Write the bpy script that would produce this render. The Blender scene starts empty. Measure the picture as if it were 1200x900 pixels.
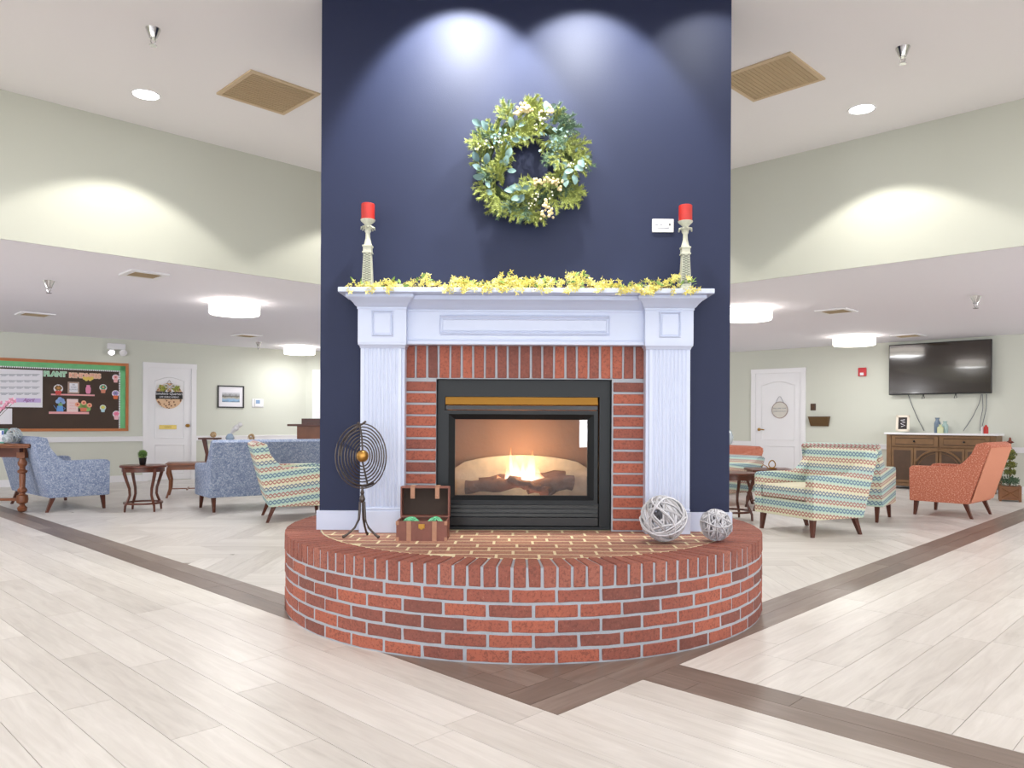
import bpy, bmesh, math, random
from math import sin, cos, pi, radians, sqrt, atan2
from mathutils import Vector, Matrix, Euler
random.seed(7)
S = bpy.context.scene
COL = S.collection
# ------------------------------------------------------------------ camera
F = 900.0; ZC = 1.075; CX = -0.075; CY = -4.5; HY = 493.0; ROLL = 0.0047
cam_d = bpy.data.cameras.new('camera'); cam = bpy.data.objects.new('camera', cam_d); COL.objects.link(cam)
cam_d.sensor_width = 36; cam_d.lens = 27.0; cam_d.shift_y = (HY-450)/1200.0
cam_d.clip_start = 0.05; cam_d.clip_end = 100
cam.matrix_world = Matrix.Translation((CX, CY, ZC)) @ Matrix.Rotation(pi/2, 4, 'X') @ Matrix.Rotation(ROLL, 4, 'Z')
S.camera = cam
def ray(px, py=HY):
    dx, dy = px-600, py-HY
    return ((dx+dy*ROLL)/F, -(dy-dx*ROLL)/F)
def at(px, py, z=None, D=None):
    u, v = ray(px, py)
    if D is None: D = (z-ZC)/v
    return Vector((CX+u*D, CY+D, ZC+v*D))
def on_line(px, P, d):
    u = (px-600)/F
    # CX+u*D = P.x + t d.x ; CY+D = P.y + t d.y
    t = (u*(P[1]-CY)-(P[0]-CX))/(d[0]-u*d[1])
    return Vector((P[0]+t*d[0], P[1]+t*d[1], 0))
# ------------------------------------------------------------------ world, light, exposure
S.view_settings.view_transform = 'Standard'; S.view_settings.look = 'None'
S.view_settings.gamma = 1; S.view_settings.use_curve_mapping = False
S.view_settings.exposure = 0.38
S.cycles.use_denoising = True
S.cycles.max_bounces = 8; S.cycles.diffuse_bounces = 5; S.cycles.glossy_bounces = 4
S.cycles.transparent_max_bounces = 12; S.cycles.transmission_bounces = 4
S.cycles.sample_clamp_indirect = 4; S.cycles.caustics_reflective = False; S.cycles.caustics_refractive = False
w = bpy.data.worlds.new('world'); S.world = w; w.use_nodes = True
w.node_tree.nodes['Background'].inputs[0].default_value = (0.80, 0.90, 1.0, 1)
w.node_tree.nodes['Background'].inputs[1].default_value = 1.6
def light(kind, name, loc, energy, color=(1,1,1), size=0.3, size_y=None, rot=(0,0,0), spot=None, blend=.3, shadow=True):
    d = bpy.data.lights.new(name, kind); d.energy = energy; d.color = color
    if kind == 'AREA':
        d.size = size
        if size_y: d.shape = 'RECTANGLE'; d.size_y = size_y
    else: d.shadow_soft_size = size
    if spot: d.spot_size = spot; d.spot_blend = blend
    o = bpy.data.objects.new(name, d); COL.objects.link(o); o.location = loc; o.rotation_euler = rot
    return o
# daylight coming in through the four windows behind the camera
for wx in (-7.5, -2.6, 2.6, 7.5):
    light('AREA', 'window_daylight', (wx, -12.2, 1.35), 130, (.86,.92,1), 2.4, 1.7, (radians(90),0,0))
# added fill points, no fixtures, to brighten the low room's ceiling and walls
for lx, ly in ((-9,-1),(9,-1),(-8.5,-7),(8.5,-7),(0,-9.5),(0,8.0),(-10.2,4),(10.2,4),(-7.2,1.6),(7.2,1.6)):
    light('POINT', 'low_room_fill', (lx, ly, 1.9), 66, (.98,.98,1), .3)
# downlights of the high ceiling: wall washers near the walls
HC = 3.56
WASH = [at(171,111,z=HC), at(1010,128,z=HC)]
wl = WASH[0]; wr = WASH[1]
dirL = Vector((.713,.70,0)); dirR = Vector((-.722,.692,0))
SPOTS = [(wl, 58), (wl+dirL*2.3, 58), (wl-dirL*2.3, 58), (wr, 58), (wr+dirR*2.4, 58), (wr-dirR*2.4, 58)]
for p, e in SPOTS:
    light('SPOT', 'downlight_beam', (p.x, p.y, HC-.02), e, (1,.96,.88), .05, spot=radians(112), blend=.22)
for x, y, e in ((-.38, -.50, 165), (.34, -.52, 105), (1.08,-.5,22)):
    light('SPOT', 'column_washer_beam', (x, y, HC-.02), e, (1,1,.92), .05, rot=(radians(41),0,0), spot=radians(88), blend=.3)
for lx, ly, e in ((-3.9,-3.3,27),(3.9,-3.3,27),(0,-6.2,34)):  # fill points added out of view to lift the high ceiling; no pendants here
    light('POINT', 'high_room_fill', (lx,ly,2.75), e, (1,.98,.98), .35)
light('AREA', 'overhead_fill', (0,-3.4,HC-.03), 42, (1,.96,.9), 3.4)  # broad fill areas added under the high ceiling, not actual downlights
light('AREA', 'overhead_fill', (-3.6,-1.4,HC-.03), 30, (1,.96,.9), 1.6)
light('AREA', 'overhead_fill', (3.6,-1.4,HC-.03), 30, (1,.96,.9), 1.6)

# ------------------------------------------------------------------ materials
def srgb(h):
    if isinstance(h, str):
        h = h.lstrip('#'); c = [int(h[i:i+2],16)/255 for i in (0,2,4)]
    else: c = [v/255 for v in h]
    return tuple((v/12.92 if v <= .04045 else ((v+.055)/1.055)**2.4) for v in c)+(1,)
MATS = {}
def mat(name, col, rough=.5, metal=0, spec=.5, emit=None, estr=0, bump=None, var=None, coat=0):
    if name in MATS: return MATS[name]
    m = bpy.data.materials.new(name); m.use_nodes = True; nt = m.node_tree; b = nt.nodes['Principled BSDF']
    c = srgb(col); b.inputs['Base Color'].default_value = c
    b.inputs['Roughness'].default_value = rough; b.inputs['Metallic'].default_value = metal
    b.inputs['Specular IOR Level'].default_value = spec; b.inputs['Coat Weight'].default_value = coat
    if emit: b.inputs['Emission Color'].default_value = srgb(emit); b.inputs['Emission Strength'].default_value = estr
    tc = nt.nodes.new('ShaderNodeTexCoord')
    if var:   # (scale, amount) soft colour variation
        n = nt.nodes.new('ShaderNodeTexNoise'); n.inputs['Scale'].default_value = var[0]; n.inputs['Detail'].default_value = 5
        nt.links.new(tc.outputs['Object'], n.inputs['Vector'])
        mx = nt.nodes.new('ShaderNodeMix'); mx.data_type = 'RGBA'
        mx.inputs[6].default_value = tuple(v*(1-var[1]) for v in c[:3])+(1,)
        mx.inputs[7].default_value = tuple(min(1,v*(1+var[1])) for v in c[:3])+(1,)
        nt.links.new(n.outputs['Fac'], mx.inputs[0]); nt.links.new(mx.outputs[2], b.inputs['Base Color'])
    if bump:  # (scale, strength)
        n = nt.nodes.new('ShaderNodeTexNoise'); n.inputs['Scale'].default_value = bump[0]; n.inputs['Detail'].default_value = 3
        nt.links.new(tc.outputs['Object'], n.inputs['Vector'])
        bp = nt.nodes.new('ShaderNodeBump'); bp.inputs['Strength'].default_value = bump[1]; bp.inputs['Distance'].default_value = .01
        nt.links.new(n.outputs['Fac'], bp.inputs['Height']); nt.links.new(bp.outputs[0], b.inputs['Normal'])
    MATS[name] = m; return m
class NT:
    def __init__(s, m): s.t = m.node_tree; s.n = s.t.nodes; s.l = s.t.links
    def node(s, ty, **kw):
        o = s.n.new(ty)
        for k, v in kw.items(): setattr(o, k, v)
        return o
    def m(s, op, a, b=None, c=None):
        o = s.n.new('ShaderNodeMath'); o.operation = op
        for i, v in enumerate((a,b,c)):
            if v is None: continue
            if isinstance(v, (int,float)): o.inputs[i].default_value = v
            else: s.l.new(v, o.inputs[i])
        return o.outputs[0]
    def mix(s, f, a, b, mode='MIX'):
        o = s.n.new('ShaderNodeMix'); o.data_type = 'RGBA'; o.blend_type = mode
        for i, v in ((0,f),(6,a),(7,b)):
            if isinstance(v, (int,float)): o.inputs[i].default_value = v
            elif isinstance(v, tuple): o.inputs[i].default_value = v
            else: s.l.new(v, o.inputs[i])
        return o.outputs[2]
    def noise(s, vec, scale, detail=4, rough=.5, dist=0):
        o = s.n.new('ShaderNodeTexNoise'); o.inputs['Scale'].default_value = scale; o.inputs['Detail'].default_value = detail
        o.inputs['Roughness'].default_value = rough; o.inputs['Distortion'].default_value = dist
        if vec is not None: s.l.new(vec, o.inputs['Vector'])
        return o.outputs['Fac']
    def mapping(s, vec, scale=(1,1,1), loc=(0,0,0)):
        o = s.n.new('ShaderNodeMapping'); o.inputs['Scale'].default_value = scale; o.inputs['Location'].default_value = loc
        s.l.new(vec, o.inputs['Vector']); return o.outputs[0]
    def ramp(s, f, stops, interp='LINEAR'):
        o = s.n.new('ShaderNodeValToRGB'); cr = o.color_ramp; cr.interpolation = interp
        while len(cr.elements) < len(stops): cr.elements.new(.5)
        for e, (p, c) in zip(cr.elements, stops): e.position = p; e.color = c
        s.l.new(f, o.inputs[0]); return o.outputs[0]
    def bump(s, h, st, dist=.01):
        o = s.n.new('ShaderNodeBump'); o.inputs['Strength'].default_value = st; o.inputs['Distance'].default_value = dist
        s.l.new(h, o.inputs['Height']); return o.outputs[0]
def newmat(name):
    m = bpy.data.materials.new(name); m.use_nodes = True; MATS[name] = m
    return m, NT(m), m.node_tree.nodes['Principled BSDF']
def rnd(T):
    g = T.node('ShaderNodeNewGeometry').outputs['Random Per Island']; o = T.node('ShaderNodeObjectInfo').outputs['Random']
    return T.m('FRACT', T.m('ADD', T.m('MULTIPLY', g, 7.3), T.m('MULTIPLY', o, 3.7)))
def plankmat(name, stops, rough, grain):
    m, T, b = newmat(name); uv = T.node('ShaderNodeTexCoord').outputs['UV']; r = rnd(T)
    cb = T.node('ShaderNodeCombineXYZ'); T.l.new(T.m('MULTIPLY', r, 37.0), cb.inputs[2]); T.l.new(T.m('MULTIPLY', r, 91.0), cb.inputs[0])
    va = T.node('ShaderNodeVectorMath', operation='ADD'); T.l.new(uv, va.inputs[0]); T.l.new(cb.outputs[0], va.inputs[1])
    n1 = T.noise(T.mapping(va.outputs[0], (1.6, 16, 1)), 1.6, 6, .6, .9)
    n2 = T.noise(T.mapping(va.outputs[0], (1.2, 3, 1)), 1.3, 3, .5, .6)
    f = T.m('ADD', T.m('MULTIPLY', n1, grain), T.m('ADD', T.m('MULTIPLY', n2, .35), T.m('MULTIPLY', r, .26)))
    T.l.new(T.ramp(T.m('SUBTRACT', f, .12), stops), b.inputs['Base Color'])
    T.l.new(T.bump(n1, .05, .004), b.inputs['Normal'])
    T.l.new(T.m('ADD', T.m('MULTIPLY', n1, .12), rough-.06), b.inputs['Roughness'])
    return m
M_pale = plankmat('pale_plank', [(.15, srgb('b3ada7')), (.45, srgb('cfcac4')), (.8, srgb('e3dfda'))], .34, .75)
M_dark = plankmat('dark_plank', [(.15, srgb('57493f')), (.5, srgb('7f7067')), (.85, srgb('a1958c'))], .36, .6)
def brickmat(name, stops):
    m, T, b = newmat(name); tc = T.node('ShaderNodeTexCoord'); r = rnd(T)
    cb = T.node('ShaderNodeCombineXYZ'); 
    for i in range(3): T.l.new(T.m('MULTIPLY', r, 31.0+7*i), cb.inputs[i])
    va = T.node('ShaderNodeVectorMath', operation='ADD'); T.l.new(tc.outputs['Object'], va.inputs[0]); T.l.new(cb.outputs[0], va.inputs[1])
    n = T.noise(va.outputs[0], 75, 5, .75); n2 = T.noise(va.outputs[0], 9, 3)
    f = T.m('ADD', T.m('MULTIPLY', r, .75), T.m('MULTIPLY', n2, .35))
    c = T.ramp(T.m('SUBTRACT', f, .06), stops)
    c = T.mix(T.m('MULTIPLY', T.m('GREATER_THAN', n, .545), .55), c, srgb('643a31')); c = T.mix(T.m('MULTIPLY', T.m('LESS_THAN', n, .36), .35), c, srgb('c99a86'))
    T.l.new(c, b.inputs['Base Color']); b.inputs['Roughness'].default_value = .75
    T.l.new(T.bump(n, .5, .006), b.inputs['Normal']); return m
M_brick = brickmat('red_brick', [(0, srgb('6a4038')), (.25, srgb('864e43')), (.5, srgb('9c5645')), (.75, srgb('ae604a')), (1, srgb('965443'))])
M_paver = brickmat('hearth_paver', [(0, srgb('8a6050')), (.3, srgb('a07060')), (.6, srgb('ab7a66')), (1, srgb('a0745f'))])
M_rowlock = brickmat('rowlock_brick', [(0, srgb('874c40')), (.5, srgb('985848')), (1, srgb('a46656'))])
M_mortar = mat('mortar', 'a7acb4', .9, bump=(120,.4), var=(20,.12))
M_mortar_t = mat('cream_mortar', 'e0d3ae', .9, bump=(120,.4), var=(20,.1))
M_wall = mat('sage_wall_paint', 'cfd1c5', .7, bump=(220,.03))
M_ceil = mat('ceiling_paint', 'f6f4f6', .8)
M_white = mat('white_trim_paint', 'e9e8ea', .35, var=(3,.02))
M_mantel = mat('white_mantel_paint', 'c9d1e6', .32, var=(5,.03))
M_navy = mat('navy_wall_paint', '1e2644', .58, spec=.35, bump=(160,.05), var=(1.2,.08))
M_black = mat('black_steel', '0f1316', .42, 0, .35)
M_black2 = mat('black_louvre_steel', '0e0f10', .34, 0)
M_dark = M_dark
M_brass = mat('brass', 'b08440', .3, 1)
M_gold = mat('gold_ball', 'b98a45', .35, .8, bump=(60,.3))
M_wood = mat('dark_cherry_wood', '5a2c1b', .32, var=(14,.3))
M_leg = mat('walnut_leg', '55291a', .35, var=(14,.25))
M_tablewood = mat('brown_table_wood', '7d4a2c', .35, var=(9,.3))
M_iron = mat('aged_iron', '57504d', .4, .85, var=(30,.3))
M_chrome = mat('chrome', 'd0d0d0', .15, 1)
M_tan = mat('tan_grille', 'bfa988', .7)
M_lamp = mat('lamp_glow', 'ffffff', .5, emit='fff6ea', estr=4)
M_down = mat('downlight_glow', 'ffffff', .5, emit='ffffff', estr=6)
M_blackpl = mat('black_plastic', '0c0c0d', .3)
M_paper = mat('white_paper', 'eceaf0', .7)
M_glass = None
def glassmat(name, tint, ior, rough=0.0):
    m = bpy.data.materials.new(name); m.use_nodes = True; T = NT(m); T.n.clear()
    out = T.node('ShaderNodeOutputMaterial'); tr = T.node('ShaderNodeBsdfTransparent'); tr.inputs[0].default_value = tint
    gl = T.node('ShaderNodeBsdfGlossy'); gl.inputs['Roughness'].default_value = rough
    fr = T.node('ShaderNodeFresnel'); fr.inputs[0].default_value = ior
    mx = T.node('ShaderNodeMixShader'); T.l.new(fr.outputs[0], mx.inputs[0]); T.l.new(tr.outputs[0], mx.inputs[1]); T.l.new(gl.outputs[0], mx.inputs[2])
    T.l.new(mx.outputs[0], out.inputs[0]); return m
M_glass = glassmat('fireplace_glass', (.95,.95,.95,1), 1.6)
M_pane = glassmat('window_glass', (.96,.98,1,1), 1.45)
# fabrics
def fab_blue():
    m, T, b = newmat('blue_mottled_fabric'); o = T.node('ShaderNodeTexCoord').outputs['Object']
    n = T.noise(o, 42, 4, .65, 1.4)
    c = T.ramp(n, [(.38, srgb('6c7b9b')), (.5, srgb('8b98b2')), (.62, srgb('b4bccb'))])
    T.l.new(c, b.inputs['Base Color']); b.inputs['Roughness'].default_value = .85
    T.l.new(T.bump(T.noise(o, 260, 2), .2), b.inputs['Normal']); return m
def fab_orange():
    m, T, b = newmat('orange_speckled_fabric'); o = T.node('ShaderNodeTexCoord').outputs['Object']
    n = T.noise(o, 75, 2, .6)
    c = T.ramp(n, [(.42, srgb('b96a50')), (.55, srgb('c97a60')), (.66, srgb('dba68e'))])
    T.l.new(c, b.inputs['Base Color']); b.inputs['Roughness'].default_value = .85; return m
def fab_pattern():
    m, T, b = newmat('striped_lattice_fabric'); o = T.node('ShaderNodeTexCoord').outputs['Object']
    sp = T.node('ShaderNodeSeparateXYZ'); T.l.new(o, sp.inputs[0])
    u = T.m('ADD', sp.outputs[0], sp.outputs[1]); v = T.m('DIVIDE', T.m('ADD', sp.outputs[2], T.m('MULTIPLY', sp.outputs[1], .12)), .07)
    fv = T.m('FRACT', v); idx = T.m('FLOOR', v)
    s = T.m('MULTIPLY', T.m('SINE', T.m('MULTIPLY', u, 2*pi/.085)), .25)
    d1 = T.m('ABSOLUTE', T.m('SUBTRACT', T.m('SUBTRACT', fv, .5), s)); d2 = T.m('ABSOLUTE', T.m('ADD', T.m('SUBTRACT', fv, .5), s))
    d3 = T.m('ABSOLUTE', T.m('SUBTRACT', fv, .5))
    line = T.m('LESS_THAN', T.m('MINIMUM', d1, d2), .11)
    k3 = T.m('MODULO', T.m('ADD', idx, 30), 4)
    bg = T.ramp(T.m('FRACT', T.m('DIVIDE', T.m('ADD', v, 30.3), 4)), [(0, srgb('d8d6bc')), (.2, srgb('dad6b8')), (.38, srgb('b0cdc2')), (.5, srgb('b4cfc4')), (.62, srgb('d3d3bb')), (.85, srgb('a9c8c2')), (.97, srgb('d8d6bc'))])
    lc = T.ramp(T.m('DIVIDE', k3, 4), [(0, srgb('a04a50')), (.2, srgb('4a5f88')), (.45, srgb('a04a50')), (.7, srgb('3f5684'))], 'CONSTANT')
    T.l.new(T.mix(T.m('MULTIPLY', line, .78), bg, lc), b.inputs['Base Color']); b.inputs['Roughness'].default_value = .85; return m
M_fblue, M_forange, M_fpat = fab_blue(), fab_orange(), fab_pattern()
M_cream = mat('cream_fabric', 'dcd6bd', .85, var=(40,.12))
def lf(name, a, b_, rough=.6):
    m, T, b = newmat(name); o = T.node('ShaderNodeTexCoord').outputs['Object']; r = rnd(T)
    f = T.m('ADD', T.m('MULTIPLY', r, .8), T.m('MULTIPLY', T.noise(o, 40), .3))
    T.l.new(T.mix(f, srgb(a), srgb(b_)), b.inputs['Base Color']); b.inputs['Roughness'].default_value = rough; return m
M_pine = lf('pine_needles', '586a2e', 'a3aa55'); M_pine2 = lf('dark_pine_needles', '2f4a34', '5c7658')
M_euc = lf('eucalyptus_leaf', '48666c', '7b9a92'); M_yel = lf('forsythia_petal', 'e2d060', 'f4ec98'); M_green = lf('fresh_leaf', '4c7a3c', '90aa55')
M_berry = mat('white_berry', 'eeece0', .4); M_hop = mat('cream_hops', 'e2cfa0', .7, var=(50,.15))
M_brown = mat('brown_stem', '5b4128', .8)
M_twig = lf('whitewashed_twig', '7f7a78', 'dcdce2', .7)
M_red = mat('red_wax', 'bb2c26', .45, var=(40,.15)); M_stone = mat('antique_white_resin', 'c9c9b8', .6, bump=(90,.4), var=(60,.2))

# ------------------------------------------------------------------ mesh helpers
class MB:
    def __init__(s): s.bm = bmesh.new(); s.uv = None
    def _x(s, verts, M):
        if M is not None:
            for v in verts: v.co = M @ v.co
    def box(s, lo, hi, M=None, bevel=0, seg=1):
        r = bmesh.ops.create_cube(s.bm, size=1)['verts']
        c = [(a+b)/2 for a, b in zip(lo, hi)]; d = [b-a for a, b in zip(lo, hi)]
        for v in r: v.co = Vector((c[0]+v.co.x*d[0], c[1]+v.co.y*d[1], c[2]+v.co.z*d[2]))
        s._x(r, M)
        if bevel:
            e = list({e for v in r for e in v.link_edges})
            bmesh.ops.bevel(s.bm, geom=e, offset=bevel, segments=seg, profile=.6, affect='EDGES')
        return s
    def prism(s, pts, axis, a, b, M=None, bevel=0, seg=2):
        # pts 2D polygon; axis 'x': pts=(y,z), 'y': pts=(x,z), 'z': pts=(x,y)
        def P(p, t): return {'x': (t,p[0],p[1]), 'y': (p[0],t,p[1]), 'z': (p[0],p[1],t)}[axis]
        A = [s.bm.verts.new(P(p,a)) for p in pts]; B = [s.bm.verts.new(P(p,b)) for p in pts]
        fs = [s.bm.faces.new(A), s.bm.faces.new(B[::-1])]
        n = len(pts)
        for i in range(n): fs.append(s.bm.faces.new((A[i], B[i], B[(i+1)%n], A[(i+1)%n])))
        s._x(A+B, M)
        bmesh.ops.recalc_face_normals(s.bm, faces=fs)
        if bevel:
            e = list({e for f in fs for e in f.edges if e.calc_face_angle(0) > .5})
            bmesh.ops.bevel(s.bm, geom=e, offset=bevel, segments=seg, profile=.6, affect='EDGES')
        return s
    def lathe(s, prof, n=20, M=None, cap=True, arc=2*pi):
        full = abs(arc-2*pi) < 1e-6; rings = []
        for r, z in prof:
            rings.append([s.bm.verts.new((r*cos(arc*k/n), r*sin(arc*k/n), z)) for k in range(n if full else n+1)])
        m = n if full else n
        for A, B in zip(rings, rings[1:]):
            for k in range(m):
                j = (k+1) % len(A)
                s.bm.faces.new((A[k], A[j], B[j], B[k]))
        if cap and full:
            if prof[0][0] > 1e-5: s.bm.faces.new(rings[0][::-1])
            if prof[-1][0] > 1e-5: s.bm.faces.new(rings[-1])
        s._x([v for R in rings for v in R], M); return s
    def tube(s, path, r, n=6, closed=False, cap=True, flat=1.0):
        path = [Vector(p) for p in path]; N = len(path); rings = []
        for i, p in enumerate(path):
            if closed: t = path[(i+1)%N]-path[i-1]
            else: t = path[min(i+1,N-1)]-path[max(i-1,0)]
            t.normalize(); up = Vector((0,0,1)) if abs(t.z) < .9 else Vector((0,1,0))
            a = t.cross(up).normalized(); b = a.cross(t)
            rr = r[i] if isinstance(r, (list,tuple)) else r
            rings.append([s.bm.verts.new(p+(a*cos(2*pi*k/n)*rr+b*sin(2*pi*k/n)*rr*flat)) for k in range(n)])
        prs = list(zip(rings, rings[1:]))+([(rings[-1], rings[0])] if closed else [])
        for A, B in prs:
            for k in range(n): s.bm.faces.new((A[k], A[(k+1)%n], B[(k+1)%n], B[k]))
        if cap and not closed: s.bm.faces.new(rings[0][::-1]); s.bm.faces.new(rings[-1])
        return s
    def sphere(s, c, r, u=12, v=8, sc=(1,1,1)):
        M = Matrix.Translation(c) @ Matrix.Diagonal((r*sc[0], r*sc[1], r*sc[2], 1))
        bmesh.ops.create_uvsphere(s.bm, u_segments=u, v_segments=v, radius=1, matrix=M); return s
    def ico(s, c, r, sub=1):
        bmesh.ops.create_icosphere(s.bm, subdivisions=sub, radius=r, matrix=Matrix.Translation(c)); return s
    def loft(s, rects, yb):   # rects: (x0,x1,yfront,z); back at yb
        L = []
        for x0, x1, yf, z in rects:
            L.append([s.bm.verts.new(p) for p in ((x0,yb,z),(x0,yf,z),(x1,yf,z),(x1,yb,z))])
        for A, B in zip(L, L[1:]):
            for k in range(4): s.bm.faces.new((A[k], A[(k+1)%4], B[(k+1)%4], B[k]))
        s.bm.faces.new(L[0][::-1]); s.bm.faces.new(L[-1]); return s
    def poly(s, pts):
        s.bm.faces.new([s.bm.verts.new(p) for p in pts]); return s
    def mesh(s, name, m, smooth=False, recalc=True):
        if recalc: bmesh.ops.recalc_face_normals(s.bm, faces=s.bm.faces)
        me = bpy.data.meshes.new(name); s.bm.to_mesh(me); s.bm.free()
        if m: me.materials.append(m)
        if smooth:
            for p in me.polygons: p.use_smooth = True
            me.set_sharp_from_angle(angle=radians(40))
        return me
    def build(s, name, m, parent=None, smooth=False, recalc=True, **kw):
        return link(name, s.mesh(name, m, smooth, recalc), parent, **kw)
def link(name, me, parent=None, loc=None, rot=None, **kw):
    o = bpy.data.objects.new(name, me); COL.objects.link(o)
    if parent: o.parent = parent
    if loc is not None: o.location = loc
    if rot is not None: o.rotation_euler = rot
    for k, v in kw.items(): o[k] = v
    return o
def tag(o, label, cat, group=None, kind=None):
    o['label'] = label; o['category'] = cat
    if group: o['group'] = group
    if kind: o['kind'] = kind
    return o
def thing(name, label, cat, loc=(0,0,0), rz=0, group=None):
    o = bpy.data.objects.new(name, None); COL.objects.link(o); o.empty_display_size = .1
    o.location = loc; o.rotation_euler = (0,0,rz); return tag(o, label, cat, group)
def struct(name, mb, m, parent=None): return mb.build(name, m, parent, kind='structure')
def text_mesh(body, size, m, M, extrude=.0008, align='CENTER', shear=0, offset=0):
    c = bpy.data.curves.new('lettering', 'FONT'); c.body = body; c.size = size; c.extrude = extrude; c.align_x = align; c.align_y = 'CENTER'; c.shear = shear; c.offset = offset
    c.resolution_u = 3
    o = bpy.data.objects.new('lettering', c); COL.objects.link(o); bpy.context.view_layer.update()
    me = bpy.data.meshes.new_from_object(o.evaluated_get(bpy.context.evaluated_depsgraph_get()))
    bpy.data.objects.remove(o); bpy.data.curves.remove(c)
    me.transform(M @ Matrix.Rotation(pi/2, 4, 'X')); me.materials.clear(); me.materials.append(m); return me
def lettering(body, size, m, parent, loc, name='lettering', shear=0, offset=0, extrude=.0008):
    return link(name, text_mesh(body, size, m, Matrix.Translation(loc), shear=shear, offset=offset, extrude=extrude), parent)

# ================================================================== STRUCTURE
LC = 2.43
C2 = lambda X, D: Vector((X+CX, D+CY, 0))
# ---- floor
fl = MB(); fl.box((-14,-12.6,-.12), (14,14.5,-.003)); floor = struct('floor', fl, mat('floor_joint', 'a39b95', .8))
O = C2(.1716, 2.807); ea = Vector((cos(radians(45.9)), sin(radians(45.9)),0)); eb = Vector((cos(radians(135.9)), sin(radians(135.9)),0))
def clip(poly, n, c):   # keep n.p <= c
    out = []
    for i in range(len(poly)):
        a, b = poly[i], poly[(i+1)%len(poly)]; da = n[0]*a[0]+n[1]*a[1]-c; db = n[0]*b[0]+n[1]*b[1]-c
        if da <= 0: out.append(a)
        if (da < 0 < db) or (db < 0 < da):
            t = da/(da-db); out.append((a[0]+t*(b[0]-a[0]), a[1]+t*(b[1]-a[1])))
    return out
def area(p): return abs(sum(p[i][0]*p[(i+1)%len(p)][1]-p[(i+1)%len(p)][0]*p[i][1] for i in range(len(p))))/2
PL = []  # (poly world, uv dir, material)
def st(s, t): v = O+ea*s+eb*t; return (v.x, v.y)
def dotc(ax, val): v = O.dot(ax)+val; return v
def addplank(poly, d, m, clips):
    for n, c in clips: 
        poly = clip(poly, n, c)
        if len(poly) < 3: return
    if area(poly) < .003: return
    PL.append((poly, d, m))
def rows(s0, s1, t0, t1, along, w, L, m, clips, seed):
    rr = random.Random(seed); g = .0012
    if along == 't':
        k = 0; s = s0
        while s < s1-1e-6:
            t = t0-rr.random()*L; e = min(s+w, s1)
            while t < t1:
                a, b = max(t, t0), min(t+L, t1)
                if b-a > .02: addplank([st(s+g,a+g), st(e-g,a+g), st(e-g,b-g), st(s+g,b-g)], eb, m, clips)
                t += L
            s += w
    else:
        t = t0
        while t < t1-1e-6:
            s = s0-rr.random()*L; e = min(t+w, t1)
            while s < s1:
                a, b = max(s, s0), min(s+L, s1)
                if b-a > .02: addplank([st(a+g,t+g), st(b-g,t+g), st(b-g,e-g), st(a+g,e-g)], ea, m, clips)
                s += L
            t += w
W = .28; PW = .18; PLN = 1.22
rows(-3.6, 0, -6, 10, 't', PW, PLN, M_pale, [], 1)           # left of the left strip
rows(0, .543, -6, 0, 't', .181, PLN, M_pale, [], 2)          # in front of the front strip
rows(.543, .823, -6, 0, 't', .14, PLN, M_dark, [], 3)        # front strip
rows(.823, 11, -5.22, 0, 's', PW, PLN, M_pale, [], 4)        # right field
rows(0, 11, 0, W, 's', .14, PLN, M_dark, [], 5)              # right strip
rows(0, W, W, 11, 't', .14, PLN, M_dark, [], 6)              # left strip
rows(W, .7, W, .7, 's', .14, .84, M_dark, [], 7)         # wedge at the hearth foot
hw, hl = .19, 1.14
cl = [((-ea.x,-ea.y), -(O.dot(ea)+W)), ((-eb.x,-eb.y), -(O.dot(eb)+W))]
for j in range(-9, 10):
    for k in range(-70, 110):
        bx, by = k*hw+j*hl, k*hw-j*hl+.3
        if not (-11 < bx < 11 and -1.5 < by < 11): continue
        g = .0012
        for q_, dd_ in (([(bx+g,by+g),(bx+hl-g,by+g),(bx+hl-g,by+hw-g),(bx+g,by+hw-g)], Vector((1,0,0))), ([(bx+hl+g,by+hw-hl+g),(bx+hl+hw-g,by+hw-hl+g),(bx+hl+hw-g,by+hw-g),(bx+hl+g,by+hw-g)], Vector((0,1,0)))):
            SW = .7; addplank(q_, dd_, M_pale, cl+[((-ea.x,-ea.y), -(O.dot(ea)+SW))])
            addplank(q_, dd_, M_pale, cl+[((ea.x,ea.y), O.dot(ea)+SW), ((-eb.x,-eb.y), -(O.dot(eb)+SW))])
def onfloor(p):
    c = Vector((sum(q[0] for q in p)/len(p), sum(q[1] for q in p)/len(p)))
    D = c.y-CY; 
    return c, D
vis = []
for p, d, m in PL:
    c, D = onfloor(p)
    # keep everything the lens or a nearby one may see
    if D < .4 or D > 17 or abs(c.x-CX) > .85*D+1.2: continue
    if max(sqrt(q[0]**2+(q[1]-.31)**2) for q in p) < 1.38: continue          # under the hearth
    if m is M_pale and d.x not in (0.0,1.0):
        pass
    vis.append((D, p, d, m))
def inframe(D, p):
    c, _ = onfloor(p); px = 600+(c.x-CX)/D*F; py = HY+ZC/D*F
    return -60 < px < 1260 and py < 960
vis.sort(key=lambda q: (0 if inframe(q[0], q[1]) else 1, q[0]))
def plank_geo(bm, uvl, p, d):
    e = Vector((-d.y, d.x, 0)); n = len(p)
    T = [bm.verts.new((x,y,0)) for x, y in p]; B = [bm.verts.new((x,y,-.003)) for x, y in p]
    fs = [bm.faces.new(T)]+[bm.faces.new((T[i], B[i], B[(i+1)%n], T[(i+1)%n])) for i in range(n)]
    for f in fs:
        for l in f.loops: l[uvl].uv = (l.vert.co.dot(d), l.vert.co.dot(e))
rest = {}
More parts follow.
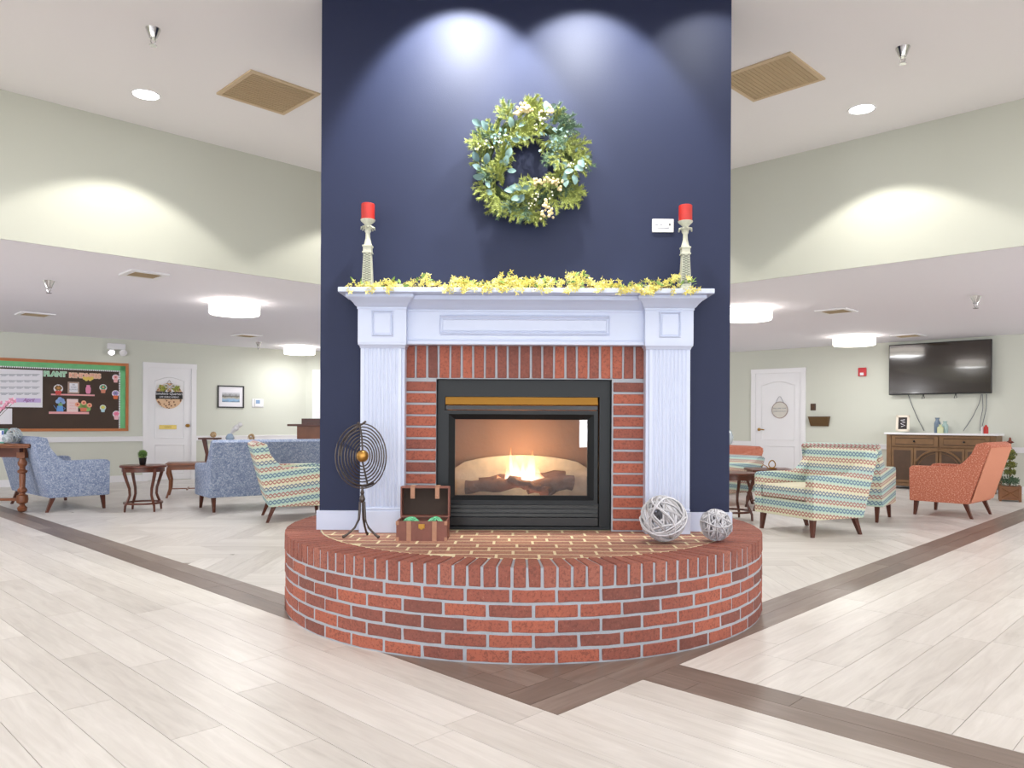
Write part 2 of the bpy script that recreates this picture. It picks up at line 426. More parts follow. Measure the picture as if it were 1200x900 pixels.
for i, (D, p, d, m) in enumerate(vis):
    if i < 290:
        bm = bmesh.new(); uvl = bm.loops.layers.uv.new('UVMap'); plank_geo(bm, uvl, p, d)
        bmesh.ops.recalc_face_normals(bm, faces=bm.faces)
        me = bpy.data.meshes.new('plank'); bm.to_mesh(me); bm.free(); me.materials.append(m)
        link('plank', me, floor)
    else: rest.setdefault(m.name, []).append((p, d, m))
for k, lst in rest.items():
    bm = bmesh.new(); uvl = bm.loops.layers.uv.new('UVMap')
    for p, d, m in lst: plank_geo(bm, uvl, p, d)
    bmesh.ops.recalc_face_normals(bm, faces=bm.faces)
    me = bpy.data.meshes.new('far_planks'); bm.to_mesh(me); bm.free(); me.materials.append(lst[0][2])
    link('far_planks', me, floor, kind='stuff')
# ---- ceilings
apex = C2(.01, 9.61); dl = Vector((-.713,-.70,0)); dr = Vector((.722,-.692,0)); HS = 9.2
T_, L_, R_ = apex, apex+dl*HS, apex+dr*HS; F_ = apex+dl*HS+dr*HS
TL, TR, BR, BL = Vector((-14,14.5,0)), Vector((14,14.5,0)), Vector((14,-12.6,0)), Vector((-14,-12.6,0))
def Z(v, z): return (v.x, v.y, z)
mb = MB()
for tri in ((T_,TL,L_),(T_,TR,TL),(T_,R_,TR),(R_,BR,TR),(R_,F_,BR),(F_,BL,BR),(F_,L_,BL),(L_,TL,BL)):
    a = [mb.bm.verts.new(Z(v,LC)) for v in tri]; b = [mb.bm.verts.new(Z(v,LC+.06)) for v in tri]
    mb.bm.faces.new(a); mb.bm.faces.new(b[::-1])
struct('ceiling', mb, mat('low_ceiling_paint', 'eeecf3', .8))
mb = MB(); mb.prism([(v.x,v.y) for v in (T_,L_,F_,R_)], 'z', HC, HC+.1); struct('ceiling_high', mb, M_ceil)
def wallseg(name, A, B, z0, z1, m=M_wall, th=.1, side=1):
    d = (B-A).normalized(); n = Vector((-d.y, d.x, 0))*side
    mb = MB(); mb.prism([(A.x,A.y),(B.x,B.y),(B.x+n.x*th,B.y+n.y*th),(A.x+n.x*th,A.y+n.y*th)], 'z', z0, z1)
    return struct(name, mb, m)
wallseg('wall_upper_left', L_, T_, LC+.002, HC); wallseg('wall_upper_right', T_, R_, LC+.002, HC)
wallseg('wall_upper_front_left', F_, L_, LC+.002, HC); wallseg('wall_upper_front_right', R_, F_, LC+.002, HC)
# ---- lower walls
WLp, WLd = C2(-7.98, 11.98), Vector((.771,.636,0)).normalized(); WRp, WRd = C2(4.32, 14.96), Vector((.723,-.69,0)).normalized()
ALn, ARn = atan2(WLd.y, WLd.x), atan2(WRd.y, WRd.x)
LW = lambda px: on_line(px, WLp, WLd); RW = lambda px: on_line(px, WRp, WRd)
cornL = LW(358); yb = cornL.y
tt = (yb-WRp.y)/WRd.y; cornR = WRp+WRd*tt
endL = cornL-WLd*11; endR = cornR+WRd*11.5
wallseg('wall_left', endL, cornL, 0, LC); wallseg('wall_right', cornR, endR, 0, LC)
wallseg('wall_back', cornL, cornR, 0, LC)
wallseg('wall_far_left', Vector((endL.x,-12.3,0)), endL, 0, LC); wallseg('wall_far_right', endR, Vector((endR.x,-12.3,0)), 0, LC)
# wall behind the camera with four window openings
mb = MB(); xs = [endL.x-.1]
for wx in (-7.5,-2.6,2.6,7.5): xs += [wx-1.2, wx+1.2]
xs.append(endR.x+.1); yA, yB = -12.4, -12.3
mb.box((xs[0],yA,0),(xs[-1],yB,.5)); mb.box((xs[0],yA,2.2),(xs[-1],yB,LC))
for i in range(0, len(xs), 2): mb.box((xs[i],yA,.5),(xs[i+1],yB,2.2))
struct('wall_front', mb, M_wall)
for k, wx in enumerate((-7.5,-2.6,2.6,7.5)):
    mb = MB(); 
    for a in (-1.2, -.42, .38, 1.16): mb.box((wx+a,-12.4,.5),(wx+a+.05,-12.3,2.2))
    for z in (.5, 1.3, 2.14): mb.box((wx-1.2,-12.4,z),(wx+1.2,-12.3,z+.06))
    struct('window_%d' % (k+1), mb, M_white)
def on_wall(P, ang): # local frame: x along the wall to the right, y into the wall
    return Matrix.Translation(P) @ Matrix.Rotation(ang, 4, 'Z')
def wtrim(name, A, B, z0, z1, th, m=M_white, lip=True):
    ang = atan2((B-A).y, (B-A).x); L = (B-A).length; M = on_wall(A, ang); mb = MB()
    mb.box((0,-th,z0),(L,0,z1-(.02 if lip else 0)), M); 
    if lip: mb.box((0,-th*1.35,z1-.02),(L,0,z1), M)
    return struct(name, mb, m)
dL0, dL1 = LW(167), LW(229.5); dR0, dR1 = RW(881), RW(944.5)
zrl, zrr = .735, .66
wtrim('trim_1', endL, dL0, zrl-.045, zrl+.04, .03); wtrim('trim_2', dL1, cornL, zrl-.045, zrl+.04, .03)
wtrim('trim_3', cornR, dR0, zrr-.04, zrr+.045, .03); wtrim('trim_4', dR1, endR, zrr-.04, zrr+.045, .03)
wtrim('baseboard_left', endL, dL0, 0, .11, .018); wtrim('baseboard_left_back', dL1, cornL, 0, .11, .018)
wtrim('baseboard_right', dR1, endR, 0, .11, .018); wtrim('baseboard_right_back', cornR, dR0, 0, .11, .018); wtrim('baseboard_back', cornL, cornR, 0, .11, .018)
# ---- doors
def door(n, A, B, ang, H, hinge_lever):
    L = (B-A).length; r = thing('door_%d' % n, '', 'door', A, ang); del r['label']; del r['category']; r['kind'] = 'structure'
    c = .085
    mb = MB(); mb.box((0,-.035,0),(c,.0,H-c)); mb.box((L-c,-.035,0),(L,0,H-c)); mb.box((-.004,-.038,H-c),(L+.004,0,H))
    mb.build('door_casing', M_white, r)
    mb = MB(); mb.box((c,-.012,.01),(L-c,0,H-c)); mb.build('door_panel', M_white, r)
    x0, x1 = c+.12, L-c-.12
    for z0, z1, arch in ((.12,.62,False),(.74,H-c-.16,True)):
        ring = MB(); pts = [(x0,z0),(x1,z0),(x1,z1-(.07 if arch else 0))]
        if arch:
            for k in range(1,8):
                t = k/8; pts.append((x1+(x0-x1)*t, z1-.07+.07*sin(pi*t)))
        pts.append((x0,z1-(.07 if arch else 0)))
        ring.tube([(p[0],-.013,p[1]) for p in pts], .009, 4, closed=True); ring.build('panel_moulding', M_white, r)
    return r, L, c
door1, L1, c1 = door(1, dL0, dL1, ALn, 2.06, 'r')
kn = MB(); kn.lathe([(.03,0),(.03,.008),(.01,.012),(.01,.04),(.028,.05),(.03,.065),(.018,.078),(0,.08)], 14, Matrix.Translation((L1-c1-.07,-.012,.96)) @ Matrix.Rotation(pi/2,4,'X'))
kn.build('door_knob', M_brass, door1, smooth=True)
door2, L2, c2 = door(2, dR0, dR1, ARn, 2.07, 'l')
kn = MB(); Mx = Matrix.Translation((c2+.07,-.012,.93)) @ Matrix.Rotation(pi/2,4,'X')
kn.lathe([(.03,0),(.03,.012),(.012,.016),(.012,.05),(0,.055)], 14, Mx); kn.tube([(c2+.07,-.055,.93),(c2+.12,-.06,.935),(c2+.19,-.058,.925)], .011, 8)
kn.build('door_lever', M_brass, door2, smooth=True)
# french door on the back wall
fd = Vector((cornL.x+.14, yb, 0)); r = thing('door_3','', 'door', fd, 0); del r['label']; del r['category']; r['kind'] = 'structure'
mb = MB(); mb.box((0,-.035,0),(.09,0,1.97)); mb.box((1.0,-.035,0),(1.09,0,1.97)); mb.box((0,-.035,1.97),(1.09,0,2.06)); mb.build('door_casing', M_white, r)
mb = MB(); mb.box((.09,-.02,0),(.2,0,1.97)); mb.box((.89,-.02,0),(1.0,0,1.97)); mb.box((.2,-.02,1.85),(.89,0,1.97)); mb.box((.2,-.02,0),(.89,0,.25)); mb.build('door_frame', M_white, r)
mb = MB()
for i in range(1,3): mb.box((.2+.23*i-.01,-.018,.25),(.2+.23*i+.01,-.005,1.85))
for i in range(1,5): mb.box((.2,-.02,.25+.32*i-.01),(.89,-.006,.25+.32*i+.01))
mb.build('muntin', M_white, r)
mb = MB(); mb.box((.2,-.008,.25),(.89,-.004,1.85)); mb.build('pane', mat('dusk_pane','48678f',.1,spec=.8), r)
# ---- chimney column
mb = MB(); CB = .92
mb.box((-1.2,0,.433),(-.52,CB,HC)); mb.box((.51,0,.433),(1.2,CB,HC)); mb.box((-.52,0,1.318),(.51,CB,HC)); mb.box((-.52,.62,.433),(.51,CB,1.318))
struct('wall_chimney', mb, M_navy)
mb = MB(); zb = .545
for x0, x1, y0, y1 in ((-1.215,-.935,-.015,0),(.935,1.215,-.015,0),(-1.215,-1.2,0,CB),(1.2,1.215,0,CB),(-1.215,1.215,CB,CB+.015)):
    mb.box((x0,y0,.433),(x1,y1,zb))
struct('baseboard_chimney', mb, M_mantel)

# ================================================================== HEARTH
HCX, HCY, HR, HZ = -.005, .31, 1.427, .433
hearth = thing('brick_hearth', 'raised semicircular red brick hearth in front of the navy chimney wall', 'hearth', (HCX,HCY,0))
mb = MB(); mb.lathe([(HR-.003,0),(HR-.003,HZ-.0055),(0,HZ-.0055)], 96, cap=False); mb.build('mortar', M_mortar, hearth)
mb = MB(); mb.lathe([(HR-.2,HZ-.0055),(HR-.2,HZ-.0012),(0,HZ-.0012)], 96, cap=False); mb.build('mortar_bed', M_mortar_t, hearth)
def arc_brick(r0, r1, da, z0, z1, bev, seed, seg=3):
    rr = random.Random(seed); j = lambda s=.0016: (rr.random()-.5)*s*2
    pts = [((r1)*cos(a), (r1)*sin(a)) for a in [-da/2+da*k/seg for k in range(seg+1)]]
    pts += [((r0)*cos(a), (r0)*sin(a)) for a in (da/2, -da/2)]
    mb = MB(); mb.prism(pts, 'z', z0, z1)
    for v in mb.bm.verts: v.co += Vector((j(), j(), j(.0012)))
    e = [e for e in mb.bm.edges if e.calc_face_angle(0) > .6]
    bmesh.ops.bevel(mb.bm, geom=e, offset=bev, segments=1, affect='EDGES'); return mb
NB = 44; NR = 134
course = [arc_brick(HR-.06, HR, 2*pi/NB-.0135/HR, -.0272, .0272, .003, s).mesh('brick', M_brick) for s in range(4)]
for c in range(5):
    off = (.5 if c % 2 else 0)*2*pi/NB+.02
    for k in range(NB):
        a = k*2*pi/NB+off; d = (a+pi/2+pi) % (2*pi)-pi
        if abs(d) > radians(95): continue
        rr = random.Random(c*100+k); o = link('brick', course[(k*7+c*3) % 4], hearth, (0,0,.0667*c+.0335), (0,0,a))
        o.location = (cos(a)*(rr.random()-.5)*.004, sin(a)*(rr.random()-.5)*.004, .0667*c+.0335)
rowl = [arc_brick(HR-.195, HR+.0012, 2*pi/NR-.0125/HR, -.0475, .0475, .003, s, 1).mesh('edge_brick', M_rowlock) for s in range(4)]
for k in range(NR):
    a = k*2*pi/NR; d = (a+pi/2+pi) % (2*pi)-pi
    if abs(d) > radians(112): continue
    rr = random.Random(k+900); link('edge_brick', rowl[(k*5) % 4], hearth, (cos(a)*(rr.random()-.5)*.004, sin(a)*(rr.random()-.5)*.004, .3865), (0,0,a))
# pavers inside the rowlock ring
NG = [(cos(2*pi*k/40), sin(2*pi*k/40)) for k in range(40)]
py_ = -HCY+.002; row = 0
while py_ > -(HR-.2):
    y1, y0 = py_-.007, py_-.0945; x = -1.4+(.1 if row % 2 else 0)+.02*((row*7) % 3)
    while x < 1.3:
        p = [(x+.007,y0),(x+.196,y0),(x+.196,y1),(x+.007,y1)]
        for n in NG: 
            p = clip(p, n, HR-.207)
            if len(p) < 3: break
        if len(p) >= 3 and area(p) > .003:
            mb = MB(); mb.prism(p, 'z', -.005, .0022+random.random()*.0007); mb.build('paver', M_paver, hearth, loc=(0,0,HZ-.003))
        x += .203
    py_ -= .1015; row += 1

# ================================================================== BRICK SURROUND
sur = thing('brick_surround', 'red brick surround framing the gas fireplace inside the white mantel', 'fireplace surround', (0,0,HZ))
z0s, zt = .43, 1.515
mb = MB(); e = .012
mb.box((-.705,-.024,0),(-.517,-.001,zt-HZ)); mb.box((.507,-.024,0),(.705,-.001,zt-HZ)); mb.box((-.517,-.024,1.317-HZ),(.507,-.001,zt-HZ)); mb.build('mortar', M_mortar, sur)
def bx_brick(dx, dy, dz, seed):
    rr = random.Random(seed); mb = MB(); mb.box((-dx/2,-dy/2,-dz/2),(dx/2,dy/2,dz/2))
    for v in mb.bm.verts: v.co += Vector(((rr.random()-.5)*.003, (rr.random()-.5)*.002, (rr.random()-.5)*.003))
    bmesh.ops.bevel(mb.bm, geom=list(mb.bm.edges), offset=.003, segments=1, affect='EDGES'); return mb.mesh('brick', M_brick)
sold = [bx_brick(.0545,.026,.187,s+50) for s in range(3)]; stre = [bx_brick(.182,.026,.0545,s+60) for s in range(3)]
for k in range(21):
    link('brick', sold[k % 3], sur, (-.705+.0335+k*.0671, -.0165, 1.416-HZ))
for sx, xc in ((-1,-.609),(1,.606)):
    for k in range(13):
        link('brick', stre[(k+sx) % 3], sur, (xc, -.0165, .034+k*.0671))

# ================================================================== MANTEL
man = thing('fireplace_mantel', 'white wooden mantelpiece with fluted pilasters around the fireplace', 'mantel', (0,0,HZ))
def mz(z): return z-HZ
for sx in (-1,1):
    xa, xb = (.69,.94)
    # fluted pilaster
    pts = [(xa,0),(xa,-.105),(xa+.018,-.105),(xa+.018,-.12)]
    nf = 9; x0f, x1f = xa+.034, xb-.018; wf = (x1f-x0f)/nf
    for i in range(nf):
        cxx = x0f+wf*(i+.5); r = wf*.36
        for a in (0,45,90,135,180): pts.append((cxx-r*cos(radians(a)), -.12+r*.75*sin(radians(a))))
    pts += [(xb,-.12),(xb,0)]
    if sx < 0: pts = [(-p[0],p[1]) for p in pts]
    mb = MB(); mb.prism(pts, 'z', mz(.575), mz(1.505)); mb.build('pilaster', M_mantel, man)
    X0, X1 = (xa,xb) if sx > 0 else (-xb,-xa)
    mb = MB(); mb.box((X0-.003 ,-.135,0),(X1+.003,0,mz(.56)), bevel=.003); mb.box((X0-.001,-.13,mz(.56)),(X1+.001,0,mz(.577)), bevel=.004); mb.build('plinth_block', M_mantel, man)
    mb = MB(); mb.loft([(X0-.002,X1+.002,-.125,mz(1.485)),(X0-.004,X1+.004,-.132,mz(1.495)),(X0-.012,X1+.012,-.142,mz(1.505)),(X0-.012,X1+.012,-.142,mz(1.515))], 0)
    mb.box((X0-.012,-.145,mz(1.515)),(X1+.012,0,mz(1.735)))
    mb.build('corner_block', M_mantel, man)
    mb = MB(); px0, px1, pz0, pz1 = X0+.072, X1-.066, 1.555, 1.69
    mb.tube([(px0,-.146,mz(pz0)),(px1,-.146,mz(pz0)),(px1,-.146,mz(pz1)),(px0,-.146,mz(pz1))], .009, 4, closed=True)
    mb.box((px0+.012,-.15,mz(pz0)+.012),(px1-.012,-.144,mz(pz1)-.012)); mb.build('panel_moulding', M_mantel, man)
    mb = MB(); Y = -.145; a, b = X0-.012, X1+.012
    mb.loft([(a,b,Y,mz(1.705)),(a-.004,b+.004,Y-.006,mz(1.706)),(a-.004,b+.004,Y-.006,mz(1.716)),(a-.012,b+.012,Y-.02,mz(1.722)),(a-.02,b+.02,Y-.04,mz(1.735)),(a-.034,b+.034,Y-.07,mz(1.75)),(a-.048,b+.048,Y-.085,mz(1.758)),(a-.052,b+.052,Y-.09,mz(1.762)),(a-.052,b+.052,Y-.09,mz(1.778))], 0)
    mb.build('crown_moulding', M_mantel, man)
mb = MB(); mb.box((-.69,-.09,mz(1.513)),(.69,0,mz(1.76))); mb.build('frieze', M_mantel, man)
mb = MB(); mb.box((-.685,-.108,mz(1.509)),(.685,0,mz(1.532)), bevel=.004); mb.box((-.685,-.098,mz(1.532)),(.685,0,mz(1.543)), bevel=.003); mb.build('frieze_moulding', M_mantel, man)
mb = MB(); Y = -.09
mb.loft([(-.7,.7,Y,mz(1.70)),(-.7,.7,Y-.008,mz(1.701)),(-.7,.7,Y-.008,mz(1.71)),(-.7,.7,Y-.025,mz(1.718)),(-.7,.7,Y-.05,mz(1.733)),(-.7,.7,Y-.08,mz(1.748)),(-.7,.7,Y-.10,mz(1.755)),(-.7,.7,Y-.10,mz(1.778))], 0); mb.build('crown_moulding', M_mantel, man)
mb = MB(); mb.tube([(-.49,-.09,mz(1.573)),(.48,-.09,mz(1.573)),(.48,-.09,mz(1.672)),(-.49,-.09,mz(1.672))], .011, 4, closed=True)
mb.tube([(-.475,-.09,mz(1.588)),(.465,-.09,mz(1.588)),(.465,-.09,mz(1.657)),(-.475,-.09,mz(1.657))], .006, 4, closed=True); mb.build('panel_moulding', M_mantel, man)
mb = MB(); mb.box((-1.035,-.285,mz(1.779)),(1.035,0,mz(1.806)), bevel=.004, seg=2); mb.build('shelf', M_mantel, man)

# ================================================================== GAS FIREPLACE INSERT
ins = thing('gas_fireplace', 'black steel gas fireplace insert with brass hood, glass door and burning logs', 'fireplace', (0,.03,HZ))
q = lambda z: z-HZ
mb = MB()
mb.box((-.515,-.01,q(.436)),(-.47,.5,q(1.315))); mb.box((.44,-.01,q(.436)),(.505,.5,q(1.315))); mb.box((-.47,-.01,q(1.215)),(.44,.5,q(1.315)))
mb.box((-.515,-.018,q(.436)),(.505,.05,q(.452)))
mb.build('outer_frame', M_black, ins)
mb = MB(); mb.prism([(-.03,q(1.165)),(-.035,q(1.17)),(-.012,q(1.213)),(.02,q(1.213)),(.02,q(1.165))], 'x', -.465, .428); mb.build('brass_hood', M_brass, ins)
mb = MB(); mb.box((-.465,0,q(1.14)),(.43,.02,q(1.163))); mb.build('hood_bar', M_black2, ins)
# door frame with sloped inner lips
def frame_loft(o, i, yo, yi, t, name, m, par):
    mb = MB(); V = lambda x,y,z: mb.bm.verts.new((x,y,z))
    def ring(r, y): return [V(r[0],y,r[2]), V(r[1],y,r[2]), V(r[1],y,r[3]), V(r[0],y,r[3])]
    mid = (o[0]+t, o[1]-t, o[2]+t, o[3]-t)
    R = [ring(o, yo+.05), ring(o, yo), ring(mid, yo), ring(i, yi), ring(i, yi+.03)]
    for A, B in zip(R, R[1:]):
        for k in range(4): mb.bm.faces.new((A[k], A[(k+1)%4], B[(k+1)%4], B[k]))
    return mb.build(name, m, par)
frame_loft((-.47,.43,q(.585),q(1.135)), (-.412,.372,q(.632),q(1.082)), -.012, .012, .022, 'door_frame', M_black, ins)
mb = MB(); mb.box((-.43,.016,q(.61)),(.39,.02,q(1.1))); mb.build('glass_pane', M_glass, ins)
for z0, z1, y in ((.562,.578,-.008),(.535,.553,-.004),(.512,.528,-.006)):
    mb = MB(); mb.prism([(y,q(z0)),(y+.004,q(z1)),(.03,q(z1)),(.03,q(z0))], 'x', -.468, .43); mb.build('louvre', M_black2, ins)
mb = MB(); mb.box((-.468,-.006,q(.456)),(.435,.02,q(.506)), bevel=.002); mb.build('lower_panel', M_black2, ins)
mb = MB(); mb.box((-.47,.02,q(.452)),(.44,.04,q(.585))); mb.build('louvre_backing', M_blackpl, ins)
# firebox liner
M_liner = mat('refractory_liner', 'a07a60', .8, bump=(30,.3), var=(4,.25)); M_liner2 = mat('ivory_refractory', 'dccdb0', .8, bump=(60,.3), var=(25,.25))
mb = MB(); b0, b1 = -.46, .43
mb.poly([(b0,.42,q(.59)),(b1,.42,q(.59)),(b1,.42,q(1.2)),(b0,.42,q(1.2))]); mb.poly([(b0,.06,q(1.2)),(b1,.06,q(1.2)),(b1,.42,q(1.2)),(b0,.42,q(1.2))])
mb.poly([(b0,.06,q(.59)),(b0,.42,q(.59)),(b0,.42,q(1.2)),(b0,.06,q(1.2))]); mb.poly([(b1,.06,q(.59)),(b1,.42,q(.59)),(b1,.42,q(1.2)),(b1,.06,q(1.2))])
mb.build('firebox_liner', M_liner, ins, recalc=False)
mb = MB(); mb.poly([(b0,.03,q(.60)),(b1,.03,q(.60)),(b1,.42,q(.60)),(b0,.42,q(.60))]); mb.build('ember_floor', mat('ash_bed','9a8a78',.9,bump=(60,.6),var=(40,.4)), ins)
pts = [(b0+.01,q(.6)),(b1-.01,q(.6))]
for k in range(13):
    t = k/12; x = b1-.01+(b0-b1+.02)*t; pts.append((x, q(.765)+.09*sin(pi*t)**.5))
mb = MB(); mb.prism(pts, 'y', .36, .40); mb.build('arched_back_panel', M_liner2, ins)
M_log = mat('ceramic_log', '6a4a3a', .9, bump=(35,1), var=(22,.6))
def log(p, q_, r, seed, parent=ins):
    rr = random.Random(seed); p, q_ = Vector(p), Vector(q_); n = 9; path = []; rad = []
    for i in range(n):
        t = i/(n-1); path.append(p.lerp(q_, t)+Vector((0,(rr.random()-.5)*.012,(rr.random()-.5)*.014))); rad.append(r*(.85+.3*rr.random()))
    mb = MB(); mb.tube(path, rad, 9); return mb.build('log', M_log, parent, smooth=True)
log((-.36,.2,q(.66)), (-.02,.17,q(.70)), .04, 1); log((-.09,.12,q(.715)), (.10,.10,q(.66)), .028, 2); log((.02,.17,q(.665)), (.30,.2,q(.70)), .043, 3)
log((-.28,.28,q(.69)), (.26,.29,q(.73)), .035, 4); log((.12,.1,q(.64)), (.2,.25,q(.66)), .03, 5)
def flamemat(name, c0, c1, s, op):
    m = bpy.data.materials.new(name); m.use_nodes = True; T = NT(m); T.n.clear()
    out = T.node('ShaderNodeOutputMaterial'); tr = T.node('ShaderNodeBsdfTransparent'); em = T.node('ShaderNodeEmission'); em.inputs[1].default_value = s
    g = T.node('ShaderNodeTexCoord'); sp = T.node('ShaderNodeSeparateXYZ'); T.l.new(g.outputs['Generated'], sp.inputs[0])
    T.l.new(T.mix(sp.outputs[2], srgb(c0), srgb(c1)), em.inputs[0])
    lw = T.node('ShaderNodeLayerWeight'); lw.inputs[0].default_value = .5
    f = T.m('MULTIPLY', T.m('SUBTRACT', 1, lw.outputs['Facing']), T.m('MULTIPLY', T.m('SUBTRACT', 1.1, sp.outputs[2]), op))
    mx = T.node('ShaderNodeMixShader'); T.l.new(f, mx.inputs[0]); T.l.new(tr.outputs[0], mx.inputs[1]); T.l.new(em.outputs[0], mx.inputs[2]); T.l.new(mx.outputs[0], out.inputs[0]); return m
M_fl = flamemat('flame', 'fff2d8', 'ff9a50', 3.2, .9)
for i, (fx, h, r) in enumerate(((-.10,.13,.028),(-.05,.19,.03),(-.015,.12,.035),(.015,.15,.035),(.045,.22,.034),(.075,.13,.03),(-.16,.07,.025),(.11,.08,.025),(-.075,.24,.014),(.0,.2,.014))):
    rr = random.Random(i); path = []; rad = []
    for k in range(9):
        t = k/8; path.append((fx+sin(t*4+i)*.008, .2+(i%3)*.03, q(.67)+h*t)); rad.append(max(.001, r*(sin(pi*min(1,(t*.75+.25)))**1.1)))
    mb = MB(); mb.tube(path, rad, 10); o = mb.build('flame', M_fl, ins, smooth=True)
mb = MB(); mb.box((-.12,.05,q(.606)),(.13,.12,q(.616)), bevel=.004); mb.build('glowing_embers', mat('ember_glow','ff9b60',.8,emit='ffb27a',estr=2.2), ins)
light('POINT', 'flame_light', (-.01,.20,.86), 4.5, (1,.62,.32), .06)

# ================================================================== THINGS ON THE HEARTH
# spinner sculpture
sx_, sy_ = .5*0, 0
P0 = at(424, 630, z=HZ)
sc = thing('ring_sculpture', 'tall iron sculpture of nested rings around a golden ball, standing left on the hearth', 'sculpture', (P0.x, -.30, HZ))
zc = .445
mb = MB(); mb.sphere((0,0,zc), .034, 20, 14); mb.build('ball', M_gold, sc, smooth=True)
for i in range(8):
    r = .047+i*.0143
    for side in (0, 1):
        ang = (.9-.07*i) if side == 0 else -(.35+.0*i)
        path = []
        for k in range(17):
            a = -pi/2+pi*k/16; x = cos(a)*r*(1 if side else -1); path.append((x*cos(ang)*1.0, x*sin(ang), zc+sin(a)*r*1.2))
        mb = MB(); mb.tube(path, .0038, 6); mb.build('ring', M_iron, sc, smooth=True)
mb = MB(); mb.tube([(-.045+.0,-.01,zc+.135),(-.03,-.01,zc+.16),(.0,-.005,zc+.175),(.018,0,zc+.19)], .006, 7)
mb.tube([(-.012,-.01,zc+.165),(0,-.02,zc+.1),(.006,-.03,zc+.03)], .005, 6); mb.tube([(.006,-.03,zc-.03),(.02,-.02,zc-.1),(.03,-.01,zc-.155)], .005, 6)
mb.tube([(-.11,0,zc-.09),(-.08,0,zc-.13),(-.03,0,zc-.16),(.02,0,zc-.165),(.065,-.01,zc-.145)], .0065, 7); mb.tube([(-.125,0,zc),(-.115,0,zc+.07),(-.08,0,zc+.12),(-.03,0,zc+.165)], .006, 7)
mb.sphere((-.02,-.01,zc+.178), .009, 10, 8); mb.build('cradle', M_iron, sc, smooth=True)
mb = MB(); mb.lathe([(.006,.19),(.012,.195),(.017,.21),(.012,.225),(.008,.235),(.012,.245),(.006,.26),(.006,.285)], 12); mb.build('finial_post', M_iron, sc, smooth=True)
for a, rr_ in ((200,.10),(-20,.10),(80,.08)):
    a = radians(a); pth = [(cos(a)*r, sin(a)*r, z) for r, z in ((.012,.195),(.014,.15),(.018,.1),(.04,.055),(rr_*.8,.02),(rr_,.009))]
    mb = MB(); mb.tube(pth, [.007,.0075,.007,.006,.006,.008], 7); mb.sphere((cos(a)*rr_, sin(a)*rr_, .009), .009, 8, 6); mb.build('leg', M_iron, sc, smooth=True)
# trunk
M_tr = mat('brown_trunk_wood', '7a4b3f', .6, var=(12,.3), bump=(60,.3)); M_trin = mat('dark_trunk_lining', '3a2c24', .8, var=(8,.3)); M_str = mat('tan_leather_strap', 'a97c62', .6, var=(30,.2))
P1 = at(494, 634, z=HZ)
trk = thing('storage_chest', 'small brown wooden chest with raised lid and leather straps on the hearth', 'chest', (P1.x, P1.y+.085, HZ), radians(0))
w2 = .135; dd = .085; hb = .105
mb = MB(); t = .008
mb.box((-w2,-dd,0),(w2,-dd+t,hb)); mb.box((-w2,dd-t,0),(w2,dd,hb)); mb.box((-w2,-dd+t,0),(-w2+t,dd-t,hb)); mb.box((w2-t,-dd+t,0),(w2,dd-t,hb)); mb.box((-w2+t,-dd+t,0),(w2-t,dd-t,t)); mb.build('body', M_tr, trk)
mb = MB(); lz0, lz1, ly = hb+.002, hb+.17, dd+.05
mb.box((-w2,dd-.02,lz0),(-w2+t,ly,lz1)); mb.box((w2-t,dd-.02,lz0),(w2,ly,lz1)); mb.box((-w2+t,dd-.02,lz1-t),(w2-t,ly,lz1)); mb.box((-w2+t,dd-.02,lz0),(w2-t,ly,lz0+t))
lid = mb.build('lid', M_tr, trk)
mb = MB(); mb.box((-w2+t,ly-t,lz0+t),(w2-t,ly,lz1-t)); mb.build('lid_lining', M_trin, lid)
for s in (-1,1):
    x = s*.068
    mb = MB(); mb.box((x-.012,-dd-.004,0),(x+.012,-dd-.0005,hb)); mb.box((x-.006,-dd-.007,.024),(x+.006,-dd-.004,.04)); mb.build('strap', M_str, trk)
    mb = MB(); mb.box((x-.012,dd-.022,lz1-.065),(x+.012,dd-.0185,lz1+.004), bevel=.0012); mb.box((x-.012,dd-.022,lz1+.001),(x+.012,ly,lz1+.004)); mb.sphere((x,dd-.023,lz1-.05), .004, 8, 5); mb.build('lid_strap', M_str, trk)
    for zz in (.008,.096):
        pass
mb = MB(); mb.box((-.017,-dd-.004,.066),(.017,-dd-.0005,.09), bevel=.001); mb.box((-.006,-dd-.007,.062),(.006,-dd-.004,.082)); mb.build('latch', M_brass, trk)
for s in (-1,1):
    for zz in (0,.085):
        mb = MB(); mb.box((s*w2-.014 if s>0 else -w2-.002,-dd-.003,zz),(w2+.002 if s>0 else -w2+.014,-dd-.0005,zz+.02)); mb.build('corner_guard', M_str, trk)
def vine_ball(name, lab, cat, loc, r, n, tw, m, seed, group=None, squash=1):
    t = thing(name, lab, cat, loc, 0, group); rr = random.Random(seed); ms = []
    for v in range(4):
        path = []; ph = rr.random()*6
        for k in range(22):
            a = 2*pi*k/22; off = .16*sin(2*a+ph)+.08*sin(3*a+v); rad = r*(.955-.13*(v/3)**1.5)
            p = Vector((cos(a), sin(a), off)).normalized()*rad; path.append(p)
        mb = MB(); mb.tube(path, tw*(.8+.15*v), 5, closed=True); ms.append(mb.mesh('vine', m, True))
    for i in range(n):
        sc_ = .9+.1*rr.random(); o = link('vine', ms[i % 4], t, (0,0,r), (rr.random()*6.28, rr.random()*6.28, rr.random()*6.28)); o.scale = (sc_,)*3
    return t
M_gvine = lf('green_wire', '1f7a55', '7fd0a0', .4)
for s in (-1, 1):
    vine_ball('green_twig_ball', 'shiny green woven ball in the open chest, %s one' % ('left' if s < 0 else 'right'), 'ball', (P1.x+s*.066, P1.y+.085, HZ+.009), .056, 26, .0032, M_gvine, 30+s, 'green balls in the chest')
